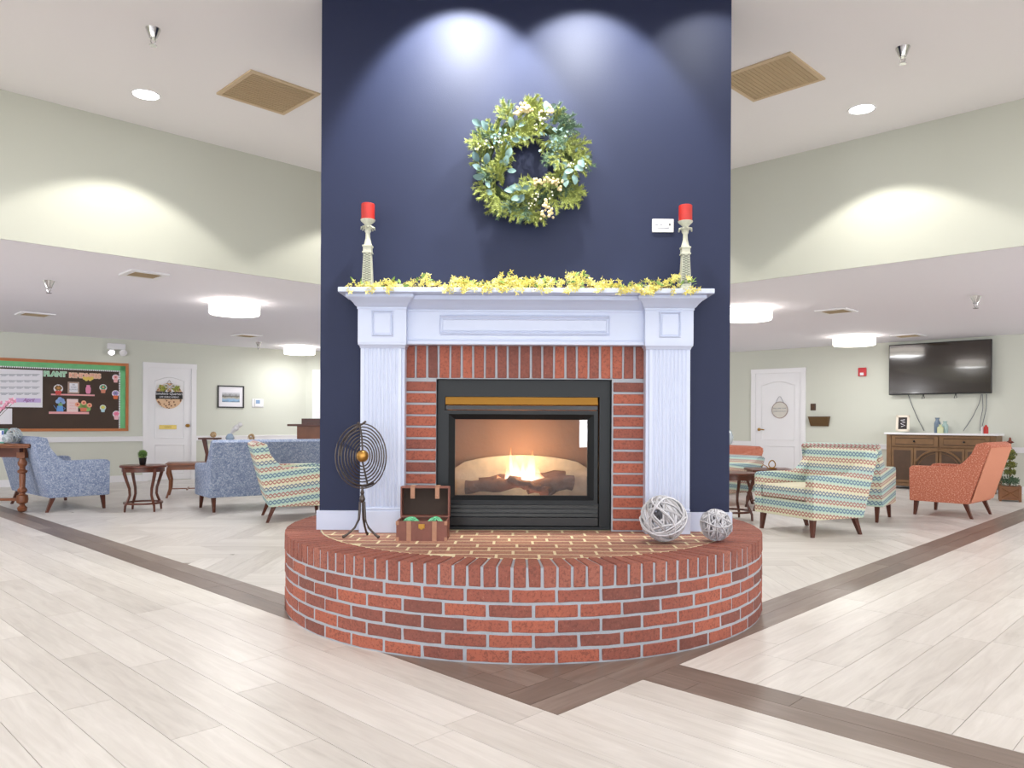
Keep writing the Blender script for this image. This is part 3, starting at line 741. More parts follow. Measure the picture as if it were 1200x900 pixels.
Pb = at(778, 637, z=HZ); vine_ball('twig_ball', 'larger whitewashed woven twig ball on the hearth before the right pilaster', 'ball', (Pb.x, Pb.y+.02, HZ+.003), .127, 36, .0070, M_twig, 5, 'whitewashed twig balls')
Pb = at(840, 636, z=HZ); vine_ball('twig_ball', 'smaller whitewashed woven twig ball at the right end of the hearth', 'ball', (Pb.x, Pb.y+.02, HZ+.003), .089, 36, .0052, M_twig, 6, 'whitewashed twig balls')

# ================================================================== ON THE MANTEL
SH = 1.806
def candlestick(px, lab, clab):
    x = at(px, 300, D=4.36).x; y = -.14
    t = thing('candlestick', 'carved antique white candlestick %s' % lab, 'candlestick', (x,y,SH), 0, 'candlesticks on the mantel')
    mb = MB(); mb.box((-.036,-.036,0),(.036,.036,.02), bevel=.003); mb.box((-.03,-.03,.02),(.03,.03,.035), bevel=.003); mb.build('base', M_stone, t)
    mb = MB(); 
    mb.loft([(-.028,.028,-.028,.035),(-.022,.022,-.022,.215)], .0) if False else None
    A = [mb.bm.verts.new(p) for p in ((-.029,-.029,.035),(.029,-.029,.035),(.029,.029,.035),(-.029,.029,.035))]; B = [mb.bm.verts.new(p) for p in ((-.021,-.021,.215),(.021,-.021,.215),(.021,.021,.215),(-.021,.021,.215))]
    for k in range(4): mb.bm.faces.new((A[k],A[(k+1)%4],B[(k+1)%4],B[k]))
    mb.build('shaft', M_stone, t); mb = MB()
    for k in range(12):   # raised diagonal lattice
        z = .045+k*.0135; hwk = .029-.008*(z-.035)/.18
        for s in (-1,1): mb.tube([(-hwk*.85*s,-hwk-.001,z),(hwk*.85*s,-hwk-.001,z+.02)], .0017, 4)
    mb.build('lattice', mat('grey_lattice','7f8476',.6), t)
    mb = MB(); mb.box((-.027,-.027,.215),(.027,.027,.222)); mb.box((-.023,-.023,.222),(.023,.023,.25)); mb.box((-.027,-.027,.25),(.027,.027,.258))
    mb.lathe([(.026,.258),(.021,.27),(.014,.30),(.013,.33),(.019,.342),(.013,.35)], 14); mb.build('neck', M_stone, t, smooth=True)
    for k in range(8):
        a = 2*pi*k/8+.2; c, s = cos(a), sin(a); mb = MB()
        mb.tube([(c*.012,s*.012,.348),(c*.024,s*.024,.366),(c*.036,s*.036,.362),(c*.039,s*.039,.348)], [.005,.008,.008,.004], 6, flat=.6); mb.build('leaf_scroll', M_stone, t, smooth=True)
    mb = MB(); mb.lathe([(.012,.345),(.016,.375),(.026,.385),(.040,.398),(.042,.405),(.036,.405),(.034,.402),(0,.402)], 24); mb.build('cup', M_stone, t, smooth=True)
    c = MB(); c.lathe([(.037,0),(.038,.004),(.038,.09),(.035,.093),(.012,.089),(0,.089)], 28); c.tube([(0,0,.088),(.001,0,.097)], .0012, 4)
    o = c.build('pillar_candle', M_red, None, smooth=True); o.location = (x,y,SH+.4025); tag(o, clab, 'candle', 'red candles')
candlestick(431, 'at the left end of the mantel shelf', 'red pillar candle on the left candlestick, farther from the wall plate')
candlestick(803, 'at the right end of the mantel shelf', 'red pillar candle on the right candlestick, next to the wall plate')
for px, w_ in ((470,.05),(754,.11)):
    x = at(px, 325, D=4.4).x; mb = MB(); mb.box((x-w_/2,-.1,SH),(x+w_/2,-.06,SH+.05), bevel=.002)
    tag(mb.build('plaque', M_stone, None), 'low cream block behind the yellow garland near the %s candlestick' % ('left' if px < 600 else 'right'), 'block', 'blocks behind the garland')
# garland
gar = thing('flower_garland', 'yellow forsythia garland laid along the white mantel shelf', 'garland', (0,-.17,SH))
rr = random.Random(3)
vine = [(-.98+1.93*k/40, .02*sin(k*1.3), .018+.012*sin(k*2.1)) for k in range(41)]
mb = MB(); mb.tube(vine, .004, 5); mb.build('vine', M_brown, gar)
def blossom(seed):
    r_ = random.Random(seed); mb = MB()
    for f in range(5):
        c = Vector((r_.uniform(-.02,.02), r_.uniform(-.015,.015), r_.uniform(-.014,.02))); R = Euler((r_.uniform(-1,1), r_.uniform(-1,1), r_.random()*6)).to_matrix()
        n = R @ Vector((0,-1,0))
        for k in range(4):
            a = pi/2*k; d = R @ Vector((cos(a),-.35,sin(a))); s_ = R @ Vector((-sin(a),0,cos(a)))
            mb.poly([c, c+d*.008+s_*.0045, c+d*.018, c+d*.008-s_*.0045])
    return mb.mesh('blossom', M_yel, recalc=False)
def lf_mesh(L, Wd, m, name='leaf', cup=.25, seg=5):
    mb = MB(); rows_ = []
    for i in range(seg+1):
        t = i/seg; w_ = Wd*sin(pi*min(1,t*.92+.04))**.7*(1 if i not in (0,) else .2); z = cup*L*.25*sin(pi*t)
        rows_.append([mb.bm.verts.new((-w_, t*L, z+w_*.3)), mb.bm.verts.new((0, t*L, z)), mb.bm.verts.new((w_, t*L, z+w_*.3))])
    for A, B in zip(rows_, rows_[1:]):
        for k in range(2): mb.bm.faces.new((A[k],A[k+1],B[k+1],B[k]))
    return mb.mesh(name, m, True, recalc=False)
bl = [blossom(s) for s in range(6)]; gl = lf_mesh(.035, .008, M_green)
def gh(x):  # garland crest height
    return .045+.05*math.exp(-((x+.10)/.07)**2)+.05*math.exp(-((x-.32)/.06)**2)+.018*sin(x*9)+.012*sin(x*31)
for i in range(290):
    x = -.99+1.96*rr.random(); 
    if rr.random() < .3: x = rr.choice((-.1,.32,-.85,.0,-.3,.5))+rr.gauss(0,.06)
    z = .01+gh(x)*rr.random()*.95
    if rr.random() < .12: z = -.012
    y = rr.uniform(-.05,.05) if z > 0 else -.125
    link('blossom', bl[i % 6], gar, (x,y,max(z,-.012)), (rr.uniform(-.5,.5), rr.random()*6.28, rr.uniform(-.5,.5)))
for i in range(120):
    x = -.97+1.9*rr.random(); link('leaf', gl, gar, (x, rr.uniform(-.055,.04), .012+gh(x)*rr.random()*.8), (rr.uniform(-.6,1.4), rr.uniform(-1,1), rr.random()*6.28))
# ================================================================== ON THE CHIMNEY WALL
wre = thing('wreath', 'round wreath of pine, eucalyptus and white berries on the navy wall', 'wreath', (.008, -.01, 2.56))
mb = MB(); rg = [(cos(2*pi*k/28)*.235, -.05, sin(2*pi*k/28)*.235) for k in range(28)]; mb.tube(rg, .026, 8, closed=True); mb.build('ring', mat('mossy_ring','3c4a24',.9,var=(60,.4)), wre, smooth=True)
def sprig(seed, m, L=.15, nl=.034, n=130):
    r_ = random.Random(seed); mb = MB(); path = [(.01*sin(k*.8+seed), L*k/6, .012*k/6) for k in range(7)]; mb.tube(path, .002, 4)
    for i in range(n):
        t = r_.random(); b = Vector((.01*sin(t*6*.8+seed), L*t, .012*t)); a = r_.random()*2*pi; l = nl*(.7+.5*r_.random())*(1-.35*t)
        d = Vector((cos(a)*.85, .75, sin(a)*.85)).normalized(); s_ = d.cross(Vector((.3,.2,1))).normalized()*.0027
        mb.poly([b-s_, b+s_, b+d*l])
    for br in (-1,1):
        for j in range(2):
            b0_ = Vector((0, L*(.3+.25*j), .005)); dd_ = Vector((br*.75,.75,.1)).normalized()
            for i in range(n//5):
                t = r_.random(); b = b0_+dd_*t*L*.38; a = r_.random()*2*pi; e1 = dd_.cross(Vector((0,0,1))); d = (dd_*.8+e1*cos(a)*.8+Vector((0,0,1))*sin(a)*.8).normalized(); s_ = d.cross(Vector((.3,.2,1))).normalized()*.0027
                mb.poly([b-s_, b+s_, b+d*nl*.7])
    return mb.mesh('pine_sprig', m, recalc=False)
sp_ = [sprig(s, M_pine) for s in range(3)]+[sprig(9, M_pine2)]
rr = random.Random(21)
def orient(dx, dz, out=.35, roll=0):  # local +y along (dx,dz) in the wall plane, tilted towards the room by out
    d = Vector((dx, -out, dz)).normalized(); nrm = Vector((0,-1,0)); x = d.cross(nrm).normalized(); z = x.cross(d)
    return (Matrix((x, d, z)).transposed() @ Matrix.Rotation(roll, 3, 'Y')).to_euler()
for i in range(96):
    a = 2*pi*i/96+rr.uniform(-.05,.05); r0 = rr.choice((.16,.2,.235,.26)); tx = a+pi/2*(-1)+rr.uniform(-1.0,1.0)
    if r0 > .22: tx = a+rr.uniform(-1.2,1.2)
    k = i % 3 if not (.5 < a < 1.1 and i % 2) and i % 7 else 3
    o = link('pine_sprig', sp_[k], wre, (cos(a)*r0, -.045-rr.random()*.05, sin(a)*r0), orient(cos(tx), sin(tx), rr.uniform(-.1,.5))); s_ = rr.uniform(.8,1.12)*(.85 if r0 > .25 else 1); o.scale = (s_,)*3
for a, r0, tx, k, s_ in ((2.05,.2,1.85,0,1.1),(2.75,.22,2.95,0,1.05),(.75,.22,.9,3,1.0),(.75,.22,.35,3,1.0),(4.7,.22,4.45,3,1.0),(3.75,.22,3.9,1,1.0),(.3,.24,.2,1,.9),(5.3,.22,5.1,2,.9)):
    o = link('pine_sprig', sp_[k], wre, (cos(a)*r0, -.09, sin(a)*r0), orient(cos(tx), sin(tx), .2)); o.scale = (s_,)*3
eu = [lf_mesh(.062, .019, M_euc, 'eucalyptus_leaf', .3), lf_mesh(.05, .015, M_euc, 'eucalyptus_leaf', -.2)]
K = 1/(5.3*205)
for cx, cy, a in ((350,240,100),(415,245,20),(395,300,-60),(385,340,180),(440,325,0),(200,470,80),(285,490,75),(350,525,0),(140,450,120),(150,520,150),(175,560,170),(205,610,-60),(215,660,-40),(600,135,25),(570,140,100),(630,500,70),(685,490,100),(690,560,230),(760,510,-30),(805,440,10),(740,570,-80),(690,590,-90),(330,400,75),(330,430,60),(320,480,80),(150,240,150),(190,260,120),(370,640,190),(400,640,160),(440,640,40),(420,690,230),(390,700,200),(350,660,180),(160,570,180),(780,480,-60),(720,530,200)):
    dx, dz = (cx-455)*K, (460-cy)*K; a = radians(a)
    link('eucalyptus_leaf', eu[(cx+cy) % 2], wre, (dx-cos(a)*.02, -.105-rr.random()*.02, dz-sin(a)*.02), orient(cos(a), sin(a), rr.uniform(0,.5), rr.uniform(-.5,.5)))
sm = lf_mesh(.026, .007, M_euc, 'small_leaf', .2)
for i in range(60):
    if i < 36: cx, cy = 620+rr.gauss(0,45), 340+rr.gauss(0,50)
    else: cx, cy = rr.choice(((300,300),(250,330),(560,330),(760,590),(410,650)))[0]+rr.gauss(0,25), 0
    if i >= 36: cy = {0:300,1:330}.get(i % 2, 600)+rr.gauss(0,30); cx = 255+rr.gauss(0,40)
    a = rr.random()*6.28; link('small_leaf', sm, wre, ((cx-455)*K, -.10-rr.random()*.03, (460-cy)*K), orient(cos(a), sin(a), rr.uniform(0,1), rr.uniform(-1,1)))
def cluster(name, m, cx, cy, n, sx, sz, r, seed):
    r_ = random.Random(seed); mb = MB()
    for _ in range(n): mb.ico(((cx-455)*K+r_.gauss(0,sx), -.115-r_.random()*.025, (460-cy)*K+r_.gauss(0,sz)), r*(.8+.4*r_.random()), 2 if r > .006 else 1)
    return mb.build(name, m, wre, smooth=True)
for i, (cx, cy, n) in enumerate(((205,370,6),(145,400,5),(265,340,5),(280,320,3),(495,255,5),(545,205,6),(500,690,7),(485,740,5),(600,690,3),(720,490,5),(805,490,5),(540,180,5))): cluster('berry_cluster', M_berry, cx, cy, n, .012, .012, .0055, i)
for i, (cx, cy, n, a, b) in enumerate(((435,150,30,.02,.016),(390,170,8,.012,.01),(590,155,14,.018,.01),(560,590,16,.022,.01),(620,600,16,.026,.009),(500,600,8,.006,.012),(565,740,14,.008,.022),(600,790,12,.01,.012),(545,800,8,.006,.014),(650,640,5,.008,.008))): cluster('hop_cluster', M_hop, cx, cy, n, a, b, .0085, 40+i)
# wall plate
x = at(776.5,264.5,D=4.5).x
pl = thing('wall_switch_plate', 'white rectangular control plate on the navy wall beside the right candle', 'wall plate', (x, 0, 2.22))
mb = MB(); mb.box((-.063,-.012,-.039),(.063,0,.039), bevel=.004, seg=2); mb.build('cover', M_white, pl)
M_ink = mat('grey_print', '8a8f9a', .6); M_dink = mat('dark_print', '2b2b33', .6)
mb = MB(); mb.box((-.045,-.0135,.0),(-.03,-.0118,.005)); mb.box((-.018,-.0135,.0),(-.005,-.0118,.005)); mb.box((-.035,-.0135,-.016),(.035,-.0118,-.012)); mb.build('print', M_ink, pl)
mb = MB(); mb.box((.036,-.016,.0),(.042,-.011,.012)); mb.build('toggle', M_dink, pl)

# ================================================================== SEATING
M_pillow = None
def armchair(name, label, cat, front, heading, W_, fab, seatmat=None, H=.83, arm=.575, d=.62, group=None, lean=.15, rollarm=True, cushions=1, legm=None):
    """front: floor point under the seat centre; heading: direction the sitter looks (degrees)"""
    t = thing(name, label, cat, (front[0], front[1], 0), radians(heading+90), group); legm = legm or M_leg
    b, hw = .165, W_/2; yf, yr = -d/2-.02, d/2
    at_ = .105
    prof = [(yf,b),(yf-.005,arm-.03),(yf+.02,arm-.004),(yf+.06,arm)]
    a0, a1 = Vector((yr-.2, arm)), Vector((yr+lean-.07, H-.02))
    for k in range(8):
        s = k/7; e = s*s*(3-2*s); prof.append((a0.x+(a1.x-a0.x)*s, a0.y+(a1.y-a0.y)*e*(.35+.65*s) if s < 1 else a1.y))
    prof += [(yr+lean-.02, H),(yr+lean+.03, H-.02),(yr-.015, b)]
    for s in (-1, 1):
        x0, x1 = (hw-at_, hw) if s > 0 else (-hw, -hw+at_)
        mb = MB(); mb.prism(prof, 'x', x0, x1, bevel=.016, seg=2); mb.build('arm', fab, t, smooth=True)
    mb = MB(); inner = [(yr-.15,.36),(yr+lean-.12,H-.01),(yr+lean-.03,H+.012),(yr+lean+.034,H-.018),(yr-.012,b+.002),(yr-.15,b+.002)]
    mb.prism(inner, 'x', -hw+.012, hw-.012, bevel=.012); 
    # trim the backrest in front of the arms so the arms show their own edge
    mb.build('backrest', fab, t, smooth=True)
    mb = MB(); mb.box((-hw+at_,yf+.012,b),(hw-at_,yr-.1,.33), bevel=.01, seg=2); mb.build('seat_base', fab, t, smooth=True)
    cw = (W_-2*at_)/cushions
    for i in range(cushions):
        mb = MB(); x0 = -hw+at_+cw*i; mb.box((x0+.004,yf-.005,.335),(x0+cw-.004,yr-.13,.46), bevel=.03, seg=3); mb.build('seat_cushion', seatmat or fab, t, smooth=True)
        if fab is M_fpat and seatmat is fab:
            mb = MB(); mb.box((x0+.02,yf+.012,.455),(x0+cw-.02,yr-.15,.4625), bevel=.003); mb.build('cushion_top', M_cream, t, label='cream top of the seat cushion')
    if fab is M_forange:
        mb = MB(); mb.prism([(yr+.008,.19),(yr+.016,.19),(yr+lean+.032,H-.05),(yr+lean+.022,H-.05)], 'x', -hw+.006, hw-.006); mb.build('outer_back', mat('plain_orange_fabric','d08a6c',.85,var=(60,.06)), t, label='plain smooth orange outer back')
    for sx in (-1,1):
        for sy in (-1,1):
            x, y = sx*(hw-.07), (yf+.06 if sy < 0 else yr-.07); ox, oy = sx*.012, (-.015 if sy < 0 else .07)
            mb = MB(); A = [mb.bm.verts.new((x+a*.024, y+c*.024, b+.01)) for a, c in ((-1,-1),(1,-1),(1,1),(-1,1))]; B = [mb.bm.verts.new((x+ox+a*.014, y+oy+c*.014, 0)) for a, c in ((-1,-1),(1,-1),(1,1),(-1,1))]
            for k in range(4): mb.bm.faces.new((A[k],A[(k+1)%4],B[(k+1)%4],B[k]))
            mb.bm.faces.new(B[::-1]); mb.bm.faces.new(A); mb.build('leg', legm, t)
    return t
def fl_at(px, py): v = at(px, py, z=0); return Vector((v.x, v.y))
def hv(deg): return Vector((cos(radians(deg)), sin(radians(deg))))
# patterned armchair, right of the chimney (seen from its front left)
hd = 203; c_ = (fl_at(890.4,618.3)+fl_at(955.4,630)+fl_at(1004.6,626)+fl_at(943.9,617))/4
armchair('armchair', 'nearest striped lattice armchair, facing left, beside the right round side table', 'armchair', c_-hv(hd)*.0, hd, .80, M_fpat, M_fpat, H=.81, group='striped lattice seats')
# patterned chair behind it, turned towards the television
hd = 52; rr_pt = fl_at(1028,611.5); side = hv(hd-90)
c2_ = rr_pt+hv(hd)*.24-side*.33
armchair('armchair', 'striped lattice armchair turned away, between the nearest striped one and the orange one', 'armchair', c2_, hd, .80, M_fpat, M_fpat, H=.84, lean=.17, group='striped lattice seats')
# orange armchair by the television
hd = 133; c3_ = (fl_at(1070.6,604)+fl_at(1139,609.7)+fl_at(1163.6,602)+fl_at(1099,595))/4
armchair('armchair', 'orange speckled armchair in front of the wooden sideboard', 'armchair', c3_+Vector((-.03,-.01)), hd, .80, M_forange, M_forange, H=.85, lean=.17)
# behind the right side table: a striped chair and an orange one
armchair('armchair', 'striped lattice armchair half hidden by the chimney, behind the right round side table', 'armchair', at(848,593,z=0).xy+Vector((0,.35)), 215, .80, M_fpat, M_cream, H=.62, arm=.54, group='striped lattice seats')
armchair('armchair', 'orange armchair with only one arm showing, past the right edge of the chimney', 'armchair', at(842,577,z=0).xy, 200, .86, M_forange, M_forange, H=.70, arm=.60)
# blue seats on the left
rl, rr_ = fl_at(13.3,588), fl_at(60.8,600); w0 = 1.42
hd = 48; c5 = fl_at(60.8,600)+hv(hd)*.26-hv(hd-90)*(w0/2-.08)
armchair('loveseat', 'blue mottled loveseat seen from behind, next to the turned-leg table under the bulletin board', 'loveseat', c5, hd, w0, M_fblue, M_fblue, H=.86, arm=.59, d=.64, cushions=2, lean=.13)
hd = 126; w1 = 1.75; c6 = fl_at(249.2,600)+hv(hd)*.25+hv(hd-90)*(w1/2-.06)
sofa = armchair('sofa', 'blue-grey mottled sofa with its back to the camera, left of the chimney', 'sofa', c6, hd, w1, M_fblue, M_fblue, H=.83, arm=.55, d=.62, cushions=2, lean=.13)
# striped chair left of the chimney
hd = 22; c7 = fl_at(326,612)+hv(hd)*.24-hv(hd-90)*(-.34)
armchair('armchair', 'striped lattice armchair left of the chimney, its back to the blue sofa', 'armchair', fl_at(326,612)+hv(hd)*.20+hv(hd+90)*.33, hd, .78, M_fpat, M_fpat, H=.83, lean=.13, group='striped lattice seats')
# cushion on the sofa
M_cush = mat('white_blue_cushion', 'c9cfd8', .85, var=(25,.25))
pm = lf('marbled_cushion', '7f8fa8', 'e8e9ec', .85)
cu = MB(); cu.box((-.2,-.05,0),(.2,.05,.36), bevel=.045, seg=3)
p = sofa.matrix_basis @ Vector((.62,-.02,.46)) if False else None
R6 = Matrix.Rotation(radians(126+90),3,'Z'); pos = Vector((c6.x,c6.y,0))+R6 @ Vector((-w1/2+.30, .0, .462))
o = cu.build('cushion', None, None, smooth=True); 
m, T, b = newmat('marbled_fabric'); n_ = T.noise(T.node('ShaderNodeTexCoord').outputs['Object'], 9, 4, .6, 3.0)
T.l.new(T.ramp(n_, [(.38, srgb('8a99b5')), (.47, srgb('e6e8ec')), (.56, srgb('dfe2e8')), (.62, srgb('93a1ba'))]), b.inputs['Base Color']); b.inputs['Roughness'].default_value = .85
o.data.materials.clear(); o.data.materials.append(m); o.location = pos; o.rotation_euler = (radians(-14),0,radians(126+90)); tag(o, 'white and blue marbled cushion on the near end of the blue sofa', 'cushion')

# ================================================================== TABLES
def side_table(label, x, y, r, h, m, rot=0, group=None):
    t = thing('side_table', label, 'side table', (x,y,0), rot, group)
    mb = MB(); mb.lathe([(r-.012,h-.028),(r,h-.02),(r,h-.006),(r-.006,h),(0,h)], 40); mb.build('table_top', m, t, smooth=True)
    mb = MB(); mb.lathe([(r-.035,h-.075),(r-.025,h-.075),(r-.025,h-.028),(r-.035,h-.028)], 40, cap=False); mb.build('apron', m, t, smooth=True)
    mb = MB(); mb.lathe([(r*.72,.085),(r*.72+.03,.085),(r*.72+.03,.105),(r*.72,.105),(r*.72,.085)], 40, cap=False); mb.build('ring_stretcher', m, t, smooth=True)
    for k in range(4):
        a = pi/2*k+pi/4; pts = []
        for rr2, z in ((r-.03,h-.03),(r-.025,h-.09),(r-.05,h-.17),(r-.085,h*.5),(r-.09,h*.36),(r-.07,.14),(r-.035,.07),(r-.03,0)): pts.append((cos(a)*rr2, sin(a)*rr2, z))
        mb = MB(); mb.tube(pts, [.02,.02,.018,.016,.015,.016,.014,.012], 8); mb.build('leg', m, t, smooth=True)
    return t
pt = fl_at(165,599); side_table('round dark cherry side table with curved legs holding a small topiary', pt.x, pt.y+.06, .255, .535, M_wood, .2, 'round side tables')
topx, topy = pt.x, pt.y+.06
pt = at(858,609,z=0); side_table('round dark side table with curved legs just right of the chimney', pt.x, pt.y+.02, .26, .52, M_wood, .15, 'round side tables')
def square_table(label, x, y, w_, d_, h, m, rz, shelf=True):
    t = thing('end_table', label, 'end table', (x,y,0), rz)
    mb = MB(); mb.box((-w_/2,-d_/2,h-.03),(w_/2,d_/2,h), bevel=.005); mb.build('table_top', m, t)
    mb = MB(); mb.box((-w_/2+.03,-d_/2+.03,h-.09),(w_/2-.03,d_/2-.03,h-.03)); mb.build('apron', m, t)
    for sx in (-1,1):
        for sy in (-1,1):
            x_, y_ = sx*(w_/2-.04), sy*(d_/2-.04); mb = MB()
            mb.tube([(x_,y_,h-.05),(x_+sx*.01,y_+sy*.01,h-.13),(x_-sx*.02,y_-sy*.02,h*.5),(x_-sx*.015,y_-sy*.015,.12),(x_+sx*.02,y_+sy*.02,0)], [.022,.02,.016,.014,.014], 8); mb.build('leg', m, t, smooth=True)
    if shelf:
        mb = MB(); mb.box((-w_/2+.04,-.01,.1),(w_/2-.04,.01,.115)); mb.box((-.01,-d_/2+.04,.1),(.01,d_/2-.04,.115)); mb.build('stretcher', m, t)
    return t
pt = at(206,583,z=0); square_table('brown end table between the topiary table and the blue sofa', pt.x+.08, pt.y+.2, .55, .5, .47, M_tablewood, radians(20))
pt = at(912,570,z=0); D_ = pt.y-CY
etx, ety = at(912,551,z=.50).x, at(912,551,z=.50).y
square_table('dark square end table behind the nearest striped armchair', etx, ety+.3, .52, .5, .50, M_wood, radians(-5))
g = thing('gold_sculpture', 'small gold looped sculpture on the dark end table behind the striped armchair', 'sculpture', (etx+.0, ety+.22, .50))
mb = MB(); mb.box((-.05,-.03,0),(.05,.03,.012), bevel=.003); mb.build('base', M_brass, g)
mb = MB(); mb.tube([(cos(a)*.04, .01*sin(2*a), .06+sin(a)*.045) for a in [2*pi*k/20 for k in range(20)]], .007, 6, closed=True); mb.build('loop', M_brass, g, smooth=True)
mb = MB(); mb.tube([(-.13,0,.03),(-.1,.02,.05),(-.06,.01,.03),(-.05,0,.01)], .006, 6); mb.build('branch', M_brass, g, smooth=True)
# topiary on the left side table
tp = thing('topiary', 'small round green topiary in a dark pot on the left round side table', 'plant', (topx-.01, topy, .535))
mb = MB(); mb.lathe([(.028,0),(.034,.01),(.042,.07),(.045,.085),(.038,.085),(.036,.075),(0,.075)], 20); mb.build('pot', M_blackpl, tp, smooth=True)
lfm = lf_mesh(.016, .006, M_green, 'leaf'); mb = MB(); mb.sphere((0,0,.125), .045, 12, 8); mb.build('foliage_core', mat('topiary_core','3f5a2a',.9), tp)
rr = random.Random(5)
mb = MB()
for i in range(420):
    d = Vector((rr.gauss(0,1), rr.gauss(0,1), rr.gauss(0,1))).normalized(); s_ = d.cross(Vector((rr.random(),rr.random(),1))).normalized()*.006; c = d*.044+Vector((0,0,.125))
    mb.poly([c-s_, c+d*.006-s_*.2+s_.cross(d)*.3, c+d*.014, c+s_])
mb.build('foliage', M_green, tp, kind='stuff', recalc=False)
# console table at the far left
pt = fl_at(26,600); cx0 = pt.x; cy0 = pt.y
tb = thing('console_table', 'brown wooden table with turned legs at the left edge, in front of the blue loveseat', 'table', (cx0, cy0, 0), radians(4))
mb = MB(); mb.box((-1.5,-.15,.755),(.155,.17,.785), bevel=.006); mb.box((-1.48,-.13,.738),(.135,.15,.755)); mb.build('table_top', M_tablewood, tb)
mb = MB(); mb.box((-1.34,-.03,.63),(-.045,.03,.738)); mb.box((-.03,-.12,.69),(.03,-.04,.738)); mb.box((-.03,.04,.69),(.03,.14,.738)); mb.build('apron', M_wood, tb)
prof = [(.02,0),(.045,.015),(.052,.05),(.03,.075),(.026,.09),(.058,.11),(.062,.15),(.058,.19),(.03,.205),(.03,.22),(.048,.235),(.05,.26),(.03,.285),(.03,.3),(.034,.42),(.03,.44),(.05,.455),(.052,.475),(.03,.49),(.03,.52),(.045,.54),(.05,.57),(.034,.60),(.03,.62)]
for lx in (-1.38, 0):
    for ly in (0,):
        mb = MB(); mb.lathe(prof, 18, Matrix.Translation((lx,ly,0))); mb.box((lx-.045,ly-.04,.62),(lx+.045,ly+.04,.738), bevel=.003); mb.build('leg', M_tablewood, tb, smooth=True)
mb = MB(); mb.box((-1.34,-.03,.13),(-.04,.03,.16), bevel=.004); mb.build('stretcher', M_tablewood, tb)
TZ = .785
def tpos(px, dy=.1): 
    u, _ = ray(px); D = cy0-CY+dy; return CX+u*D, cy0+dy
x, y = tpos(17, .07); vine_ball('wire_ball', 'silver wire ball decoration on the console table at the left edge', 'ball', (x,y,TZ+.002), .092, 26, .0045, M_chrome if False else lf('silver_wire','7f9096','dfe6ea',.35), 44)
x, y = tpos(9, -.09); vine_ball('wire_ball', 'low woven silver ornament leaning in front of the wire ball on the console table', 'ball', (x,y,TZ+.002), .058, 24, .005, MATS['silver_wire'], 45)
x, y = tpos(3, .10); bk = thing('storage_box', 'blue, white and green printed box standing on the console table', 'box', (x,y,TZ))
mb = MB(); mb.box((-.06,-.04,0),(.045,.04,.17), bevel=.003); mb.build('body', mat('teal_print','5f9a8a',.5,var=(8,.3)), bk)
mb = MB(); mb.box((-.02,-.042,.02),(.045,-.0395,.15)); mb.build('label_panel', M_paper, bk); mb = MB(); mb.box((.02,-.0435,.1),(.042,-.0415,.145)); mb.box((-.055,-.0415,.08),(-.025,-.0395,.1)); mb.build('print', mat('blue_print','3b5fa8',.5), bk)
x, y = tpos(-16, .08); vs = thing('flower_vase', 'vase of pink flowers on the console table at the left edge', 'vase', (x,y,TZ))
mb = MB(); mb.lathe([(.04,0),(.06,.05),(.055,.12),(.03,.18),(.036,.2),(.03,.2),(.025,.18),(0,.17)], 18); mb.build('vase', mat('grey_vase','8d95a0',.3), vs, smooth=True)
M_pink = lf('pink_petal', 'e48fb0', 'f7c6d6')
for i, (dx, dz) in enumerate(((.19,.40),(.23,.44),(.29,.50),(.16,.46),(.14,.38),(.25,.47),(.32,.48))):
    mb = MB(); mb.tube([(0,0,.18),(dx*.4,0,dz*.6),(dx,0,dz)], .003, 5); mb.build('stem', M_brown, vs)
    mb = MB(); r_ = random.Random(i)
    for k in range(9):
        a = k*.7; d = Vector((cos(a)*.8, sin(a)*.5-.3, sin(a*1.7)*.8)).normalized(); s_ = d.cross(Vector((0,1,.2))).normalized()*.013; c = Vector((dx,0,dz))
        mb.poly([c, c+d*.02+s_, c+d*.042, c+d*.02-s_])
    mb.build('blossom', M_pink, vs, recalc=False)

# ================================================================== BEHIND THE BLUE SOFA
def back_obj(px, py, D): v = at(px, py, D=D); return v
v = at(246, 513, D=11.6); st_ = thing('tall_stand', 'tall brown stand with tapered top behind the left end of the blue sofa', 'plant stand', (v.x, v.y, 0))
tz = v.z
mb = MB(); mb.box((-.13,-.12,tz-.025),(.13,.12,tz)); mb.build('table_top', M_wood, st_)
for s in (-1,1):
    mb = MB(); mb.prism([(s*.115,tz-.025),(s*.055,tz-.025),(s*.02,tz-.25),(s*.07,0),(s*.11,0),(s*.06,tz-.25)], 'y', -.02, .02); mb.build('leg', M_wood, st_)
vine_ball('gold_wire_ball', 'gold wire ball on the tall stand behind the blue sofa', 'ball', (v.x+.05, v.y, tz+.003), .045, 9, .005, lf('gold_wire','a07a45','d8b98c',.4), 50)
v = at(320, 517, D=11.8); ct = thing('sofa_table', 'long narrow brown table standing behind the blue sofa', 'console table', (v.x, v.y, 0))
tz = v.z; mb = MB(); mb.box((-.72,-.14,tz-.03),(.95,.14,tz), bevel=.004); mb.build('table_top', M_wood, ct)
for sx in (-.68,.9):
    for sy in (-.1,.1):
        mb = MB(); mb.box((sx-.02,sy-.02,0),(sx+.02,sy+.02,tz-.03)); mb.build('leg', M_wood, ct)
x1 = at(269.5,514,D=11.8).x; fv = thing('glass_vase', 'small blue glass vase with a white feathery stem on the table behind the blue sofa', 'vase', (x1, v.y, tz))
mb = MB(); mb.lathe([(.04,0),(.062,.03),(.065,.05),(.045,.09),(.03,.11),(.026,.11),(.035,.08),(0,.02)], 18); mb.build('body', mat('pale_blue_glass','9fb6cf',.15,spec=.8), fv, smooth=True)
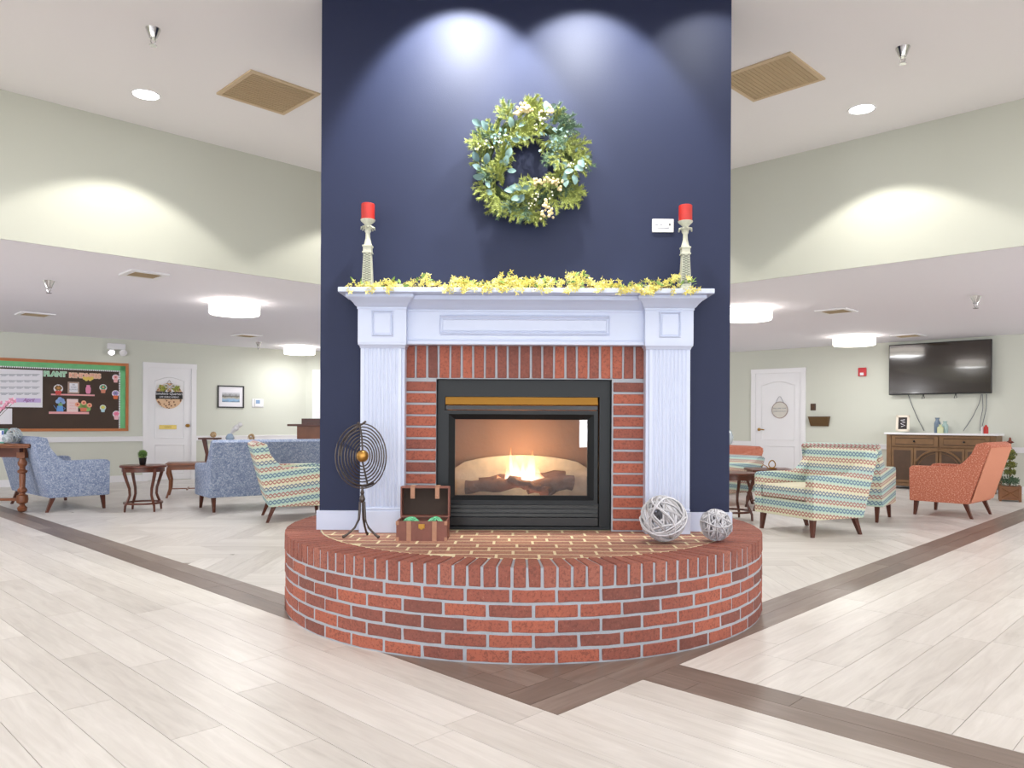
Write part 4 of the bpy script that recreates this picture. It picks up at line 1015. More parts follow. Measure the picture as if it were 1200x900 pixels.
mb = MB(); mb.tube([(0,0,.1),(.06,0,.17),(.13,0,.24)], [.01,.035,.028], 8); mb.sphere((.10,-.01,.2), .045, 10, 8); mb.sphere((.16,-.01,.25), .035, 10, 8); mb.build('feather_plume', M_white, fv, smooth=True)
x2 = at(348,514,D=11.8).x if False else at(292+0,514,D=11.8).x
vine_ball('gold_wire_ball', 'open silver-gold wire ball on the table behind the middle of the blue sofa', 'ball', (at(293-0,514,D=11.8).x*0+at(293,514,D=11.8).x+.0, v.y, tz+.003), .001, 1, .0005, MATS['gold_wire'], 51) if False else None
vine_ball('gold_wire_ball', 'open silver-gold wire ball on the table behind the middle of the blue sofa', 'ball', (at(293,514,D=11.8).x, v.y, tz+.003), .05, 14, .005, MATS['gold_wire'], 52) if False else None
vine_ball('gold_wire_ball', 'open pale wire ball on the table behind the blue sofa, right of the glass vase', 'ball', (at(293,514,D=11.8).x+.02, v.y, tz+.003), .055, 7, .005, MATS['gold_wire'], 53)
v = at(362, 513, D=13.2); cb = thing('desk_cabinet', 'brown wooden desk cabinet with an overhanging top against the back wall by the glazed door', 'cabinet', (v.x+.1, v.y, 0))
mb = MB(); mb.box((-.25,-.2,0),(.6,.25,v.z+.2)); mb.build('body', M_tablewood, cb)
mb = MB(); mb.box((-.4,-.26,v.z+.2),(.7,.28,v.z+.235), bevel=.004); mb.build('top', M_wood, cb)
mb = MB(); mb.box((-.2,-.1,v.z+.235),(.5,.2,v.z+.33)); mb.build('drawer_box', M_wood, cb)
# lamp behind the right chairs
v = at(852, 525, D=12.3); lm = thing('table_lamp', 'glass globe lamp with a dark neck just past the right edge of the chimney', 'lamp', (v.x-.02, v.y, .5))
mb = MB(); mb.lathe([(.09,0),(.09,.02),(.02,.04),(.02,.12),(.05,.15),(.05,.17)], 16); mb.build('base', M_wood, lm, smooth=True)
mb = MB(); mb.lathe([(.04,.17),(.10,.24),(.12,.33),(.09,.42),(.05,.46),(.03,.47)], 20, cap=False); mb.build('globe', mat('pale_blue_glass2','b9c8cf',.15,spec=.8), lm, smooth=True)
square_table('end table with the globe lamp behind the far right chairs', v.x-.1, v.y, .5, .5, .5, M_wood, 0)

# ================================================================== RIGHT WALL
def wthing(name, label, cat, P, ang, z, group=None):
    t = thing(name, label, cat, (P.x,P.y,z), ang, group); return t
A, B = RW(1043), RW(1165); tw = (B-A).length; mid = (A+B)/2; nR = Vector((-WRd.y, WRd.x, 0))  # into the wall
tvp = mid-nR*.11; z0, z1 = 1.535, 2.375
tv = wthing('television', 'large flat black television on the right wall above the sideboard', 'television', tvp, ARn, 0)
s = tw/2*.985
mb = MB(); mb.box((-s,0,z0),(s,.04,z1), bevel=.006); mb.box((-.3,.04,1.75),(.3,.11,2.15)); mb.build('casing', M_blackpl, tv)
mb = MB(); mb.box((-s+.012,-.002,z0+.02),(s-.012,.001,z1-.012)); mb.build('screen', mat('dark_screen','241a10',.12,spec=.7,coat=.5), tv)
for i, xx in enumerate((-.22,.25)):
    mb = MB(); mb.tube([(xx,.01,z0+.01),(xx+.02,0,z0-.06),(xx-.02,0,z0-.07),(xx,.01,z0)], .006, 5); mb.build('pull_strap', M_blackpl, tv)
# sideboard
SD = .43; FP = WRp-nR*SD; sa, sb = on_line(1037.5, FP, WRd), on_line(1169, FP, WRd); sw = (sb-sa).length; smid = (sa+sb)/2
M_sb = mat('weathered_brown_wood', '7a5b3c', .5, var=(10,.3), bump=(40,.2)); M_sbd = mat('dark_recess_wood', '4f3a2a', .55, var=(10,.25))
sbd = wthing('sideboard', 'weathered brown sideboard with an arch motif and white top under the television', 'sideboard', smid, ARn, 0); h = .88; hw = sw/2
mb = MB(); mb.box((-hw+.02,.01,.06),(hw-.02,SD-.01,h)); mb.box((-hw+.02,0,.0),(-hw+.09,.06,h)); mb.box((hw-.09,0,0),(hw-.02,.06,h)); mb.box((-hw+.02,0,.05),(hw-.02,.03,.10)); mb.build('body', M_sb, sbd)
mb = MB(); mb.box((-hw-.01,-.03,h),(hw+.01,SD,h+.03), bevel=.004); mb.build('top', M_white, sbd)
for s in (-1,1):
    xa, xb = (.01,hw-.1) if s > 0 else (-hw+.1,-.01)
    mb = MB(); mb.box((xa,-.012,h-.19),(xb,.01,h-.02), bevel=.003); dw = mb.build('drawer', M_sb, sbd)
    mb = MB(); mb.tube([(xa+.06,-.014,h-.155),(xb-.06,-.014,h-.155),(xb-.06,-.014,h-.055),(xa+.06,-.014,h-.055)], .006, 4, closed=True); mb.build('drawer_moulding', M_sbd, dw)
    mb = MB(); mb.sphere(((xa+xb)/2,-.028,h-.105), .016, 10, 8); mb.tube([((xa+xb)/2,-.01,h-.105),((xa+xb)/2,-.02,h-.105)], .006, 6); mb.build('knob', M_blackpl, dw, smooth=True)
    for xa2, xb2, nm in (((.01,.315,'inner'),(.325,hw-.1,'outer')) if s > 0 else ((-.315,-.01,'inner'),(-hw+.1,-.325,'outer'))) if False else ():
        pass
    for k, (u0, u1) in enumerate(((.008,.36),(.368,hw-.1))):
        a_, b_ = (u0,u1) if s > 0 else (-u1,-u0)
        mb = MB(); mb.box((a_,-.008,.11),(b_,.01,h-.21), bevel=.003); dr_ = mb.build('cabinet_door', M_sb, sbd)
        mb = MB(); mb.box((a_+.035,-.010,.15),(b_-.035,-.007,h-.25)) ; mb.build('door_panel', M_sbd, dr_)
arc = [(cos(a)*.36, -.012, .30+sin(a)*.34) for a in [pi*k/24 for k in range(25)]]
mb = MB(); mb.tube([(.36,-.012,.11)]+arc+[(-.36,-.012,.11)], .018, 5); mb.tube([(x*.86,y-.001,(z-.3)*.86+.3 if z > .3 else z) for x,y,z in [(.36,-.012,.11)]+arc+[(-.36,-.012,.11)]], .005, 4); mb.build('arch_moulding', M_sb, sbd, smooth=True)
TOPZ = h+.03
def on_sb(px, back=.2):
    P = on_line(px, FP+nR*back, WRd); return P
P = on_sb(1057.5,.16); fr = wthing('photo_frame', 'small white frame with dark print leaning on the left of the sideboard', 'picture frame', P, ARn+radians(8), TOPZ)
Mt = Matrix.Rotation(radians(-12),4,'X'); mb = MB(); fw, fh = .10, .29
for lo, hi in (((-fw,-.01,.02),(-fw+.035,.01,fh)),((fw-.035,-.01,.02),(fw,.01,fh)),((-fw,-.01,.02),(fw,.01,.055)),((-fw,-.01,fh-.035),(fw,.01,fh))): mb.box(lo, hi, Mt)
mb.build('frame', mat('cream_frame','e6dccb',.5), fr)
mb = MB(); mb.box((-fw+.035,-.002,.055),(fw-.035,.004,fh-.035), Mt); mb.build('print', mat('dark_print_card','2a211f',.6), fr)
mb = MB(); mb.tube([(.03,-.006,.215),(-.03,-.006,.205),(.035,-.004,.17),(-.03,-.004,.15),(.035,-.003,.115),(-.02,-.003,.1)], .007, 5)
for v_ in mb.bm.verts: v_.co = Mt @ v_.co
mb.build('white_script', M_paper, fr, smooth=True)
def bottle(px, lab, hgt, r, m, back, neck=.4):
    P = on_sb(px, back); t = MB(); t.lathe([(r*.9,0),(r,.01),(r,hgt*(.62)),(r*.85,hgt*.72),(r*neck,hgt*.82),(r*neck,hgt*.93),(r*neck*1.3,hgt*.94),(r*neck*1.3,hgt),(0,hgt)], 18)
    o = t.build('bottle_vase', m, None, smooth=True); o.location = (P.x,P.y,TOPZ); tag(o, lab, 'vase', 'coloured vases on the sideboard')
bottle(1098.5, 'tallest slate blue bottle vase on the sideboard', .245, .048, mat('slate_blue_glaze','66788c',.25,spec=.7), .24, .55)
bottle(1107.5, 'pale aqua bottle vase, right of the three on the sideboard', .19, .045, mat('aqua_glaze','9fb9b4',.25,spec=.7), .2, .55)
bottle(1102, 'short yellow-green bottle vase in front of the blue one on the sideboard', .135, .046, mat('pale_green_glaze','cdd2a6',.25,spec=.7), .12, .4)
P = on_sb(1155.5,.18); cd = MB(); cd.lathe([(.033,0),(.033,.10),(.02,.11),(.012,.13),(0,.135)], 16); o = cd.build('small_red_jar', M_red, None, smooth=True); o.location = (P.x,P.y,TOPZ); tag(o, 'small red jar at the right end of the sideboard', 'jar')
P = on_sb(1151.5,.22); cd = MB(); cd.lathe([(.022,0),(.022,.09),(.012,.1),(0,.12)], 16); o = cd.build('small_white_bottle', M_white, None, smooth=True); o.location = (P.x,P.y,TOPZ); tag(o, 'small white bottle beside the red jar on the sideboard', 'bottle')
# hanging cords from the television
def wp(px, py, off=.03):   # a point a little in front of the right wall
    P = on_line(px, WRp-nR*off, WRd); D = P.y-CY; _, v = ray(px, py); return Vector((P.x, P.y, ZC+v*D))
for pts, lab in ((((1064,462),(1069,476),(1076,492),(1083,505)), 'thin grey cord hanging from the left part of the television'),
                 (((1150,462),(1147,474),(1139,490),(1129,505)), 'grey cord slanting left below the right part of the television'),
                 (((1151,462),(1152,478),(1149,492),(1148.5,505)), 'dark cord hanging straight below the right part of the television'),
                 (((1156,462),(1156,478),(1152,495),(1150,505)), 'rightmost grey cord below the television')):
    path = [wp(*p) for p in pts]; path[-1].z = max(path[-1].z, TOPZ+.006); sm_ = []
    for i in range(len(path)-1):
        for k in range(5): sm_.append(path[i].lerp(path[i+1], k/5))
    sm_.append(path[-1]); sm_ = [sm_[0]]+[(sm_[i-1]+sm_[i]*2+sm_[i+1])/4 for i in range(1,len(sm_)-1)]+[sm_[-1]]
    mb = MB(); mb.tube(sm_, .006, 6); tag(mb.build('power_cord', mat('grey_cord','6b6e72',.5), None, smooth=True), lab, 'cord', 'cords under the television')
# things mounted on the right wall
def rw_box(name, label, cat, x0, x1, y0, y1, depth, m):
    A, B = RW(x0), RW(x1); mid = (A+B)/2; D = mid.y-CY; w_ = (B-A).length; px = (x0+x1)/2
    za = at(px, y0, D=D).z; zb_ = at(px, y1, D=D).z
    t = wthing(name, label, cat, mid, ARn, zb_); return t, w_, za-zb_
t, w_, h_ = rw_box('fire_alarm', 'red fire alarm strobe high on the right wall', 'fire alarm', 1006,1015.5,431,441,.05,None)
mb = MB(); mb.box((-w_/2,-.04,0),(w_/2,0,h_), bevel=.008); mb.build('body', mat('alarm_red','c4343a',.4), t); mb = MB(); mb.box((-w_*.22,-.055,h_*.08),(w_*.22,-.035,h_*.42), bevel=.005); mb.build('strobe', M_paper, t)
t, w_, h_ = rw_box('wall_switch', 'small dark brown square plate on the wall right of the white door', 'switch', 950,956,473,481,.02,None)
mb = MB(); mb.box((-w_/2,-.015,0),(w_/2,0,h_), bevel=.003); mb.build('plate', mat('bronze_plate','4a3220',.5), t); mb = MB(); mb.box((-w_*.15,-.022,h_*.3),(w_*.15,-.014,h_*.7)); mb.build('button', M_brown, t)
t, w_, h_ = rw_box('wall_pocket', 'dark brown tapered wall pocket below the small square plate', 'wall pocket', 949,973,488.5,499.5,.1,None)
mb = MB(); a_, b_ = w_/2, w_/2*.86
V = [mb.bm.verts.new(p) for p in ((-b_,-.03,0),(b_,-.03,0),(b_,0,0),(-b_,0,0),(-a_,-.09,h_),(a_,-.09,h_),(a_,0,h_),(-a_,0,h_))]
for f in ((0,1,5,4),(1,2,6,5),(2,3,7,6),(3,0,4,7),(3,2,1,0)): mb.bm.faces.new([V[i] for i in f])
mb.build('pocket', mat('bronze_pocket','5d4422',.5), t); mb = MB(); mb.tube([(-a_,-.09,h_),(a_,-.09,h_),(a_,0,h_),(-a_,0,h_)], .006, 4, closed=True); mb.build('rim', M_brown, t)
# round sign on the right door
Pd = RW(914.5); D = Pd.y-CY; zc_ = at(914.5,480.5,D=D).z; sg = wthing('door_sign', 'round whitewashed wooden sign hanging on the right white door', 'sign', Pd-nR*.02, ARn, zc_)
mb = MB(); mb.lathe([(.155,0),(.155,.012),(0,.012)], 40, Matrix.Rotation(pi/2,4,'X')); mb.build('board', mat('whitewashed_board','d3cfc6',.7,var=(14,.08)), sg)
mb = MB(); mb.tube([(cos(a)*.15,-.012,sin(a)*.15) for a in [2*pi*k/32 for k in range(32)]], .007, 5, closed=True); mb.build('rim', mat('faded_rose_rim','a8948c',.7,var=(12,.3)), sg)
mb = MB(); mb.tube([(-.085,-.014,.12),(-.02,-.014,.24),(.0,-.014,.25),(.02,-.014,.24),(.085,-.014,.12)], .004, 5); mb.build('hanging_cord', M_ink, sg)
lettering('WELCOME HOME', .032, M_ink, sg, (0,-.0135,.03)); lettering('SALON & SPA ROOM', .026, M_ink, sg, (0,-.0135,-.025))
# topiary tree in a wooden planter
P = at(1190, 588, z=0); tr = thing('potted_topiary_tree', 'slim topiary tree with rusty finial in a wooden planter beside the sideboard', 'plant', (P.x, P.y+.12, 0), radians(-30))
pw = .115
mb = MB(); mb.box((-pw,-pw,.02),(pw,pw,.20)); 
for a_ in (-1,1):
    for b_ in (-1,1): mb.box((a_*pw-.015,b_*pw-.015,0),(a_*pw+.015,b_*pw+.015,.215))
mb.box((-pw,-pw-.01,.185),(pw,pw+.01,.205)); mb.box((-pw,-pw-.01,.02),(pw,pw+.01,.04))
mb.tube([(-pw,-pw-.006,.04),(pw,-pw-.006,.185)], .007, 4); mb.tube([(pw,-pw-.006,.04),(-pw,-pw-.006,.185)], .007, 4); mb.build('planter', mat('crate_wood','7d5230',.6,var=(14,.25)), tr)
mb = MB(); mb.tube([(0,0,.15),(0,0,.78)], .009, 6); mb.build('trunk', M_brown, tr)
rr = random.Random(8)
for zz, rd, n in ((.28,.12,150),(.40,.075,110),(.50,.085,110),(.60,.06,80),(.66,.085,60)):
    mb = MB()
    for i in range(n*2):
        d = Vector((rr.gauss(0,1), rr.gauss(0,1), rr.gauss(0,.6))).normalized(); c = Vector((0,0,zz))+Vector((d.x*rd,d.y*rd,d.z*rd*.65))*(.6+.4*rr.random()); s_ = d.cross(Vector((rr.random(),rr.random(),1))).normalized()*.014
        mb.poly([c-s_, c+d*.012, c+s_, c-d*.004+Vector((0,0,-.02))])
    mb.build('foliage_tier', MATS['dark_pine_needles'] if zz < .3 else M_pine if False else lf('ivy_leaf','2f4a2a','8a8a3c',.6) if 'ivy_leaf' not in MATS else MATS['ivy_leaf'], tr, kind='stuff', recalc=False)
mb = MB(); mb.lathe([(.03,.72),(.012,.75),(.012,.79),(.05,.81),(.02,.83),(.012,.87),(0,.88)], 12); mb.build('finial', mat('rusty_metal','7a4030',.6,.3), tr, smooth=True)
path = [at(x, y, D=D_) for x, y, D_ in ((1172,555,11.0),(1177,566,10.9),(1173,580,10.6),(1168,583,10.5))]
# ================================================================== LEFT WALL
nL = Vector((-WLd.y, WLd.x, 0))
B = LW(150); bw = 2.75; Pb = B-WLd*bw; bd = thing('bulletin_board', 'large bulletin board with brown paper, green border and orange wooden frame', 'bulletin board', (Pb.x,Pb.y,0), ALn); Zb0, Zb1 = .868, 2.02
M_fr = mat('orange_oak_frame','b8703f',.45,var=(12,.15)); M_kraft = mat('brown_kraft_paper','3d2a1b',.55,var=(2.5,.3),bump=(5,.6))
mb = MB(); f = .045
mb.box((0,-.03,Zb0),(bw,0,Zb0+f)); mb.box((0,-.03,Zb1-f),(bw,0,Zb1)); mb.box((bw-f,-.03,Zb0+f),(bw,0,Zb1-f)); mb.box((0,-.03,Zb0+f),(f,0,Zb1-f)); mb.build('frame', M_fr, bd)
mb = MB(); mb.box((f,-.01,Zb0+f),(bw-f,-.002,Zb1-f)); mb.build('paper_backing', M_kraft, bd)
mb = MB(); g_ = .085
mb.box((f,-.014,Zb1-f-g_),(bw-f,-.010,Zb1-f)); mb.box((bw-f-g_,-.014,Zb0+f),(bw-f,-.010,Zb1-f)); mb.build('green_border', mat('green_border','6fbf80',.5,var=(10,.25)), bd)
mb = MB(); x = f
while x < bw-f-g_: mb.box((x,-.0155,Zb1-f-g_-.018),(x+.02,-.0125,Zb1-f-g_+.004)); x += .03
z = Zb0+f
while z < Zb1-f-g_-.02: mb.box((bw-f-g_-.018,-.0155,z),(bw-f-g_+.004,-.0125,z+.02)); z += .03
mb.build('scalloped_edge', M_paper, bd)
def bpt(px, py):   # pixel -> local x, z on the board
    P = LW(px); D = P.y-CY; return (P-Pb).dot(WLd), at(px, py, D=D).z
def rect(nm, a, b, y, m, th=.003, **k):
    (xa,za), (xb,zb_) = bpt(*a), bpt(*b); mb = MB(); mb.box((xa,y-th,min(za,zb_)),(xb,y,max(za,zb_))); return mb.build(nm, m, bd, **k)
def disc(nm, c, r, y, m, sx=1, seg=18, **k):
    x, z = bpt(*c); mb = MB(); mb.lathe([(r,0),(r,.003),(0,.003)], seg, Matrix.Translation((x,y,z)) @ Matrix.Diagonal((sx,1,1,1)) @ Matrix.Rotation(pi/2,4,'X')); return mb.build(nm, m, bd, **k)
cal = rect('calendar', (-30,431), (49.5,477.5), -.013, M_paper)
mb = MB()
for i in range(8):
    for j in range(4):
        x, z = bpt(42-9.0*i, 438+7.3*j); 
        for r_ in range(3): mb.box((x-.055,-.0175,z-.012-r_*.013),(x+.05-.02*r_,-.0162,z-.006-r_*.013))
mb.build('calendar_entries', M_ink, cal)
rect('month_banner', (18.5,466.5), (47.5,471.8), -.0165, mat('lilac_banner','cdb6e6',.6,var=(20,.1)), .002)
x, z = bpt(33,469); lettering('April', .075, mat('purple_ink','8a2f8a',.6), bd, (x,-.0195,z), shear=.3)
rect('pinned_sheet', (-6,478.5), (14,497), -.013, M_paper)
M_mint, M_peach = mat('mint_paper','bfe0c8',.6), mat('peach_paper','f3cdb4',.6)
for body, px, sz, m1, m2 in (('PLANT', 64.1, .104, M_mint, mat('mint_ink','7dbb95',.6)), ('KINDNESS', 99.3, .1, M_peach, mat('peach_ink','ee9a84',.6))):
    x, z = bpt(px, 438.6 if body == 'PLANT' else 440.6)
    lettering(body, sz, m1, bd, (x,-.0135,z), 'letters', offset=.012); lettering(body, sz, m2, bd, (x,-.0155,z), 'letters', offset=-.002)
M_pinkp = mat('pink_paper','e9a9ab',.6); M_pk2 = mat('soft_pink_card','f0d6d4',.6)
for a, b in (((59.5,461.3),(110.5,464.2)),((57,482.3),(104,485.3))):
    rect('paper_shelf', a, b, -.013, M_pinkp, .006)
def pot(px, py, s, cpot, cleaf, cfl):
    M1, M2 = mat('pot_'+cpot, cpot, .6), mat('leaf_'+cleaf, cleaf, .6)
    d = disc('paper_flowerpot', (px,py-2*s), .052*s, -.0125, M_paper)
    x, z = bpt(px, py); 
    mb = MB(); mb.prism([(x-.026*s,z-.055*s),(x+.026*s,z-.055*s),(x+.036*s,z),(x-.036*s,z)], 'y', -.019, -.015); mb.build('pot', M1, d)
    mb = MB()
    for k in range(6):
        a = k*1.05; mb.lathe([(.016*s,0),(.016*s,.002),(0,.002)], 8, Matrix.Translation((x+cos(a)*.027*s,-.017,z+.035*s+sin(a)*.022*s)) @ Matrix.Rotation(pi/2,4,'X'))
    mb.build('petals', M2, d)
    mb = MB(); mb.lathe([(.016*s,0),(.016*s,.002),(0,.002)], 10, Matrix.Translation((x,-.0185,z+.035*s)) @ Matrix.Rotation(pi/2,4,'X')); mb.build('flower_centre', mat('fl_'+cfl,cfl,.6), d)
pot(68,458,1.3,'d9504a','8a6a3c','c98a4a'); pot(120.5,456.5,1.1,'d98a70','4fa070','ee9a84'); pot(135,444.5,1.0,'f0b5b5','f0b5b5','c77'.replace('c77','cc7777')); pot(135,463.5,1.1,'e07040','a890c8','6a8a9c'); pot(120.3,479.5,.9,'bcdce6','cfe08a','f0d060'); pot(136,487.5,1.1,'f0c0c8','ee8aa8','e87898')
pc = rect('paper_card', (79,447.3),(92.5,461.3), -.0125, mat('taupe_card','b39a8c',.6)); rect('card_face', (81,449),(90.8,459.8), -.0158, M_paper, .001); x, z = bpt(86,453.5)
for i, wd in enumerate(('BE','KIND','ALWAYS')): lettering(wd, .035, M_ink, bd, (x,-.0172,z+.035-.04*i))
rect('paper_card', (78,467.5),(91.2,483.0), -.0125, M_pk2); x, z = bpt(84.6,475)
for i, wd in enumerate(('bloom','where','planted')): lettering(wd, .034, M_pinkp, bd, (x,-.0162,z+.04-.045*i))
x, z = bpt(103,461.5); mb = MB(); mb.lathe([(.02,0),(.034,.03),(.036,.09),(.022,.13),(.026,.145)], 14, Matrix.Translation((x,-.016,z)) @ Matrix.Diagonal((1.1,.12,1,1))); v_ = mb.build('paper_vase', mat('pink_vase_paper','e58fb0',.6), bd)
for k in range(5):
    disc('paper_tulip', (98.5+2.2*k, 443.3+(k%2)*1.4), .026, -.014, mat('yellow_tulip','ecd06a',.6))
# watering can, flowers
x, z = bpt(70,482.2); M_bl = mat('blue_can_paper','6aa0e0',.6)
mb = MB(); mb.prism([(x-.05,z),(x+.05,z),(x+.04,z+.09),(x-.04,z+.09)], 'y', -.019, -.0135); mb.tube([(x-.045,-.016,z+.03),(x-.09,-.016,z+.10)], .01, 5, flat=.3); mb.tube([(x+.045,-.016,z+.02),(x+.075,-.016,z+.05),(x+.04,-.016,z+.08)], .006, 5, flat=.3); mb.build('paper_watering_can', M_bl, bd)
for px, py, r_ in ((67.5,470.5,.034),(72.5,469.2,.034),(70,467.8,.034),(74,471.5,.028)): disc('paper_flower', (px,py), r_, -.014, mat('blue_flower_paper','9ab8ea',.6))
disc('paper_leaves', (70.5,474.3), .032, -.0135, mat('leaf_paper','7fae7a',.6))
x, z = bpt(97.5,482.2); mb = MB(); mb.prism([(x-.04,z),(x+.04,z),(x+.05,z+.06),(x-.05,z+.06)], 'y', -.019, -.0135); mb.build('paper_pot', mat('terracotta_paper','d8785a',.6), bd)
for px, py in ((94,475.5),(98,477),(101,476),(102.5,479)): disc('paper_leaves', (px,py), .045, -.0132, mat('leaf_paper2','93b86a',.6))
for px, py in ((90.5,474),(97.8,472),(104.5,475)):
    disc('paper_flower', (px,py), .038, -.016, mat('coral_flower','f2ae8c',.6)); disc('flower_centre', (px,py), .014, -.0185, mat('red_centre','c8403c',.6))
# round sign on the left door
Pd = LW(197.5); D = Pd.y-CY; zc_ = at(197.5,464,D=D).z; sg = thing('door_sign', 'round wooden sign with white bow and black name band on the left white door', 'sign', (Pd-nL*.02).to_tuple()[:2]+(zc_,), ALn); rs = .225
m, T, b = newmat('leopard_board'); o_ = T.node('ShaderNodeTexCoord').outputs['Object']; vo = T.node('ShaderNodeTexVoronoi'); vo.inputs['Scale'].default_value = 26; T.l.new(o_, vo.inputs['Vector'])
T.l.new(T.ramp(vo.outputs['Distance'], [(.35, srgb('7a5237')), (.42, srgb('dcb894'))]), b.inputs['Base Color'])
mb = MB(); mb.lathe([(rs,0),(rs,.012),(0,.012)], 44, Matrix.Rotation(pi/2,4,'X')); mb.build('board', m, sg)
mb = MB(); mb.box((-rs*1.0,-.018,-.055),(rs*1.0,-.012,.075)); mb.build('name_band', mat('black_band','1a1512',.5), sg)
lettering('Sunshine Quarters', .062, M_paper, sg, (0,-.0195,.037)); lettering('LIFE ENRICHMENT', .04, M_paper, sg, (0,-.0195,-.022))
mb = MB()
for s in (-1,1):
    mb.tube([(0,-.03,.16),(s*.05,-.045,.20),(s*.10,-.03,.19),(s*.07,-.03,.15),(0,-.03,.155)], [.012,.024,.03,.024,.012], 6, flat=.5); mb.tube([(0,-.03,.15),(s*.04,-.03,.11),(s*.055,-.03,.07)], [.01,.022,.026], 6, flat=.4)
mb.sphere((0,-.035,.158), .018, 8, 6); mb.build('bow', M_white, sg, smooth=True)
rr = random.Random(12); mb = MB()
for i in range(70):
    s = rr.choice((-1,1)); c = Vector((s*(.06+.09*rr.random()), -.02-.01*rr.random(), .10+.08*rr.random())); a = rr.random()*6.28; d = Vector((cos(a),-.3,sin(a))); s_ = Vector((-sin(a),0,cos(a)))*.012; mb.poly([c, c+d*.02+s_, c+d*.045, c+d*.02-s_])
mb.build('greenery', lf('olive_leaf','6a7a30','b5b850',.6), sg, recalc=False)
mb = MB(); mb.tube([(-.05,-.014,rs-.02),(0,-.014,rs+.05),(.05,-.014,rs-.02)], .004, 5); mb.build('hanging_cord', M_brown, sg)
# brass plaque
Pd = LW(196.5); D = Pd.y-CY; zc_ = at(196.5,500.5,D=D).z; pq = thing('brass_plaque', 'small engraved brass name plaque on the left white door', 'plaque', ((Pd-nL*.014).x,(Pd-nL*.014).y,zc_), ALn)
mb = MB(); mb.box((-.145,-.008,-.037),(.145,0,.037), bevel=.003); mb.build('plate', mat('polished_brass','d8c070',.3,.8), pq); lettering('OFFICE', .035, M_brown, pq, (.0,-.0088,0))
# framed picture
A, B = LW(254.5), LW(285.5); D = ((A+B)/2).y-CY; zt_, zb_ = at(270,452,D=D).z, at(270,478,D=D).z; mid = (A+B)/2; w_ = (B-A).length/2; h_ = (zt_-zb_)
pf = thing('framed_picture', 'landscape photograph in a black frame with white mat on the left wall', 'picture', (mid.x,mid.y,zb_), ALn)
mb = MB(); f = .022
for lo, hi in (((-w_,-.025,0),(w_,0,f)),((-w_,-.025,h_-f),(w_,0,h_)),((-w_,-.025,f),(-w_+f,0,h_-f)),((w_-f,-.025,f),(w_,0,h_-f))): mb.box(lo, hi)
mb.build('frame', M_blackpl, pf); mb = MB(); mb.box((-w_+f,-.012,f),(w_-f,-.004,h_-f)); mb.build('mat_board', M_paper, pf)
m, T, b = newmat('landscape_photo'); o_ = T.node('ShaderNodeTexCoord').outputs['Generated']; sp2 = T.node('ShaderNodeSeparateXYZ'); T.l.new(o_, sp2.inputs[0]); nn = T.noise(o_, 4, 5, .6)
T.l.new(T.ramp(T.m('ADD', T.m('MULTIPLY', sp2.outputs[2], .7), T.m('MULTIPLY', nn, .4)), [(.15, srgb('5c6a70')), (.35, srgb('8fb4d8')), (.5, srgb('b8b2a4')), (.62, srgb('5a5a52')), (.85, srgb('cfcfd6'))]), b.inputs['Base Color'])
mb = MB(); mb.box((-w_*.66,-.0135,h_*.26),(w_*.66,-.0118,h_*.70)); mb.build('photograph', m, pf)
# thermostat
A, B = LW(295), LW(308.5); D = A.y-CY; zt_, zb_ = at(302,467.5,D=D).z, at(302,477.5,D=D).z; mid = (A+B)/2; w_ = (B-A).length/2; h_ = zt_-zb_
th = thing('thermostat', 'white thermostat with a blue display on the left wall', 'thermostat', (mid.x,mid.y,zb_), ALn)
mb = MB(); mb.box((-w_,-.012,0),(w_,0,h_), bevel=.003); mb.box((-w_*.6,-.03,h_*.12),(w_*.9,-.012,h_*.98), bevel=.003); mb.build('housing', M_white, th); mb = MB(); mb.box((-w_*.4,-.032,h_*.45),(w_*.3,-.0295,h_*.88)); mb.build('display', mat('lcd_blue','7f9cc0',.3), th)
# emergency light
A = LW(135.5); D = A.y-CY-.25; zc_ = 2.22; el = thing('emergency_light', 'twin-head emergency light mounted high on the left wall', 'emergency light', (A.x,A.y,zc_), ALn)
mb = MB(); mb.box((-.14,-.05,.03),(.14,0,.13), bevel=.01); mb.build('housing', M_white, el)
for s in (-1,1):
    mb = MB(); mb.lathe([(.03,0),(.055,.05),(.06,.07),(.05,.075),(0,.07)], 16, Matrix.Translation((s*.09,-.04,.0)) @ Matrix.Rotation(radians(115),4,'X')); mb.build('lamp_head', M_white, el, smooth=True)
mb = MB(); mb.sphere((-.09,-.115,-.035), .042, 12, 8, (1,.5,.9)); mb.build('lit_lens', M_down, el, smooth=True)

# ================================================================== CEILING THINGS
def drum(px, py_top, lab, r, e=15):
    P = at(px, py_top, z=LC); t = thing('ceiling_lamp', lab, 'ceiling lamp', (P.x,P.y,LC), 0, 'white drum ceiling lamps')
    mb = MB(); mb.lathe([(r*.9,0),(r*.9,-.015)], 36, cap=False); mb.build('ceiling_ring', M_white, t, smooth=True)
    mb = MB(); mb.lathe([(r,-.02),(r,-.13),(r*.97,-.145),(0,-.152)], 44, cap=False); mb.build('lamp_shade', M_lamp, t, smooth=True)
    mb = MB(); mb.lathe([(r+.002,-.014),(r+.004,-.022),(r-.004,-.022),(r-.004,-.014)], 44, cap=False); mb.lathe([(r+.002,-.10),(r+.003,-.106)], 44, cap=False); mb.build('shade_band', M_ink, t, smooth=True)
    light('AREA', 'drum_lamp_light', (P.x,P.y,LC-.16), e, (.97,.99,1), .5)
    return t
drum(275,354,'round white drum ceiling lamp nearest on the left, before the bulletin board wall', .28)
drum(351,406,'round white drum ceiling lamp far left, touching the chimney edge in view', .28)
drum(876,361,'round white drum ceiling lamp nearest on the right, partly behind the chimney', .28)
drum(1001,394,'round white drum ceiling lamp far right, near the television', .31)
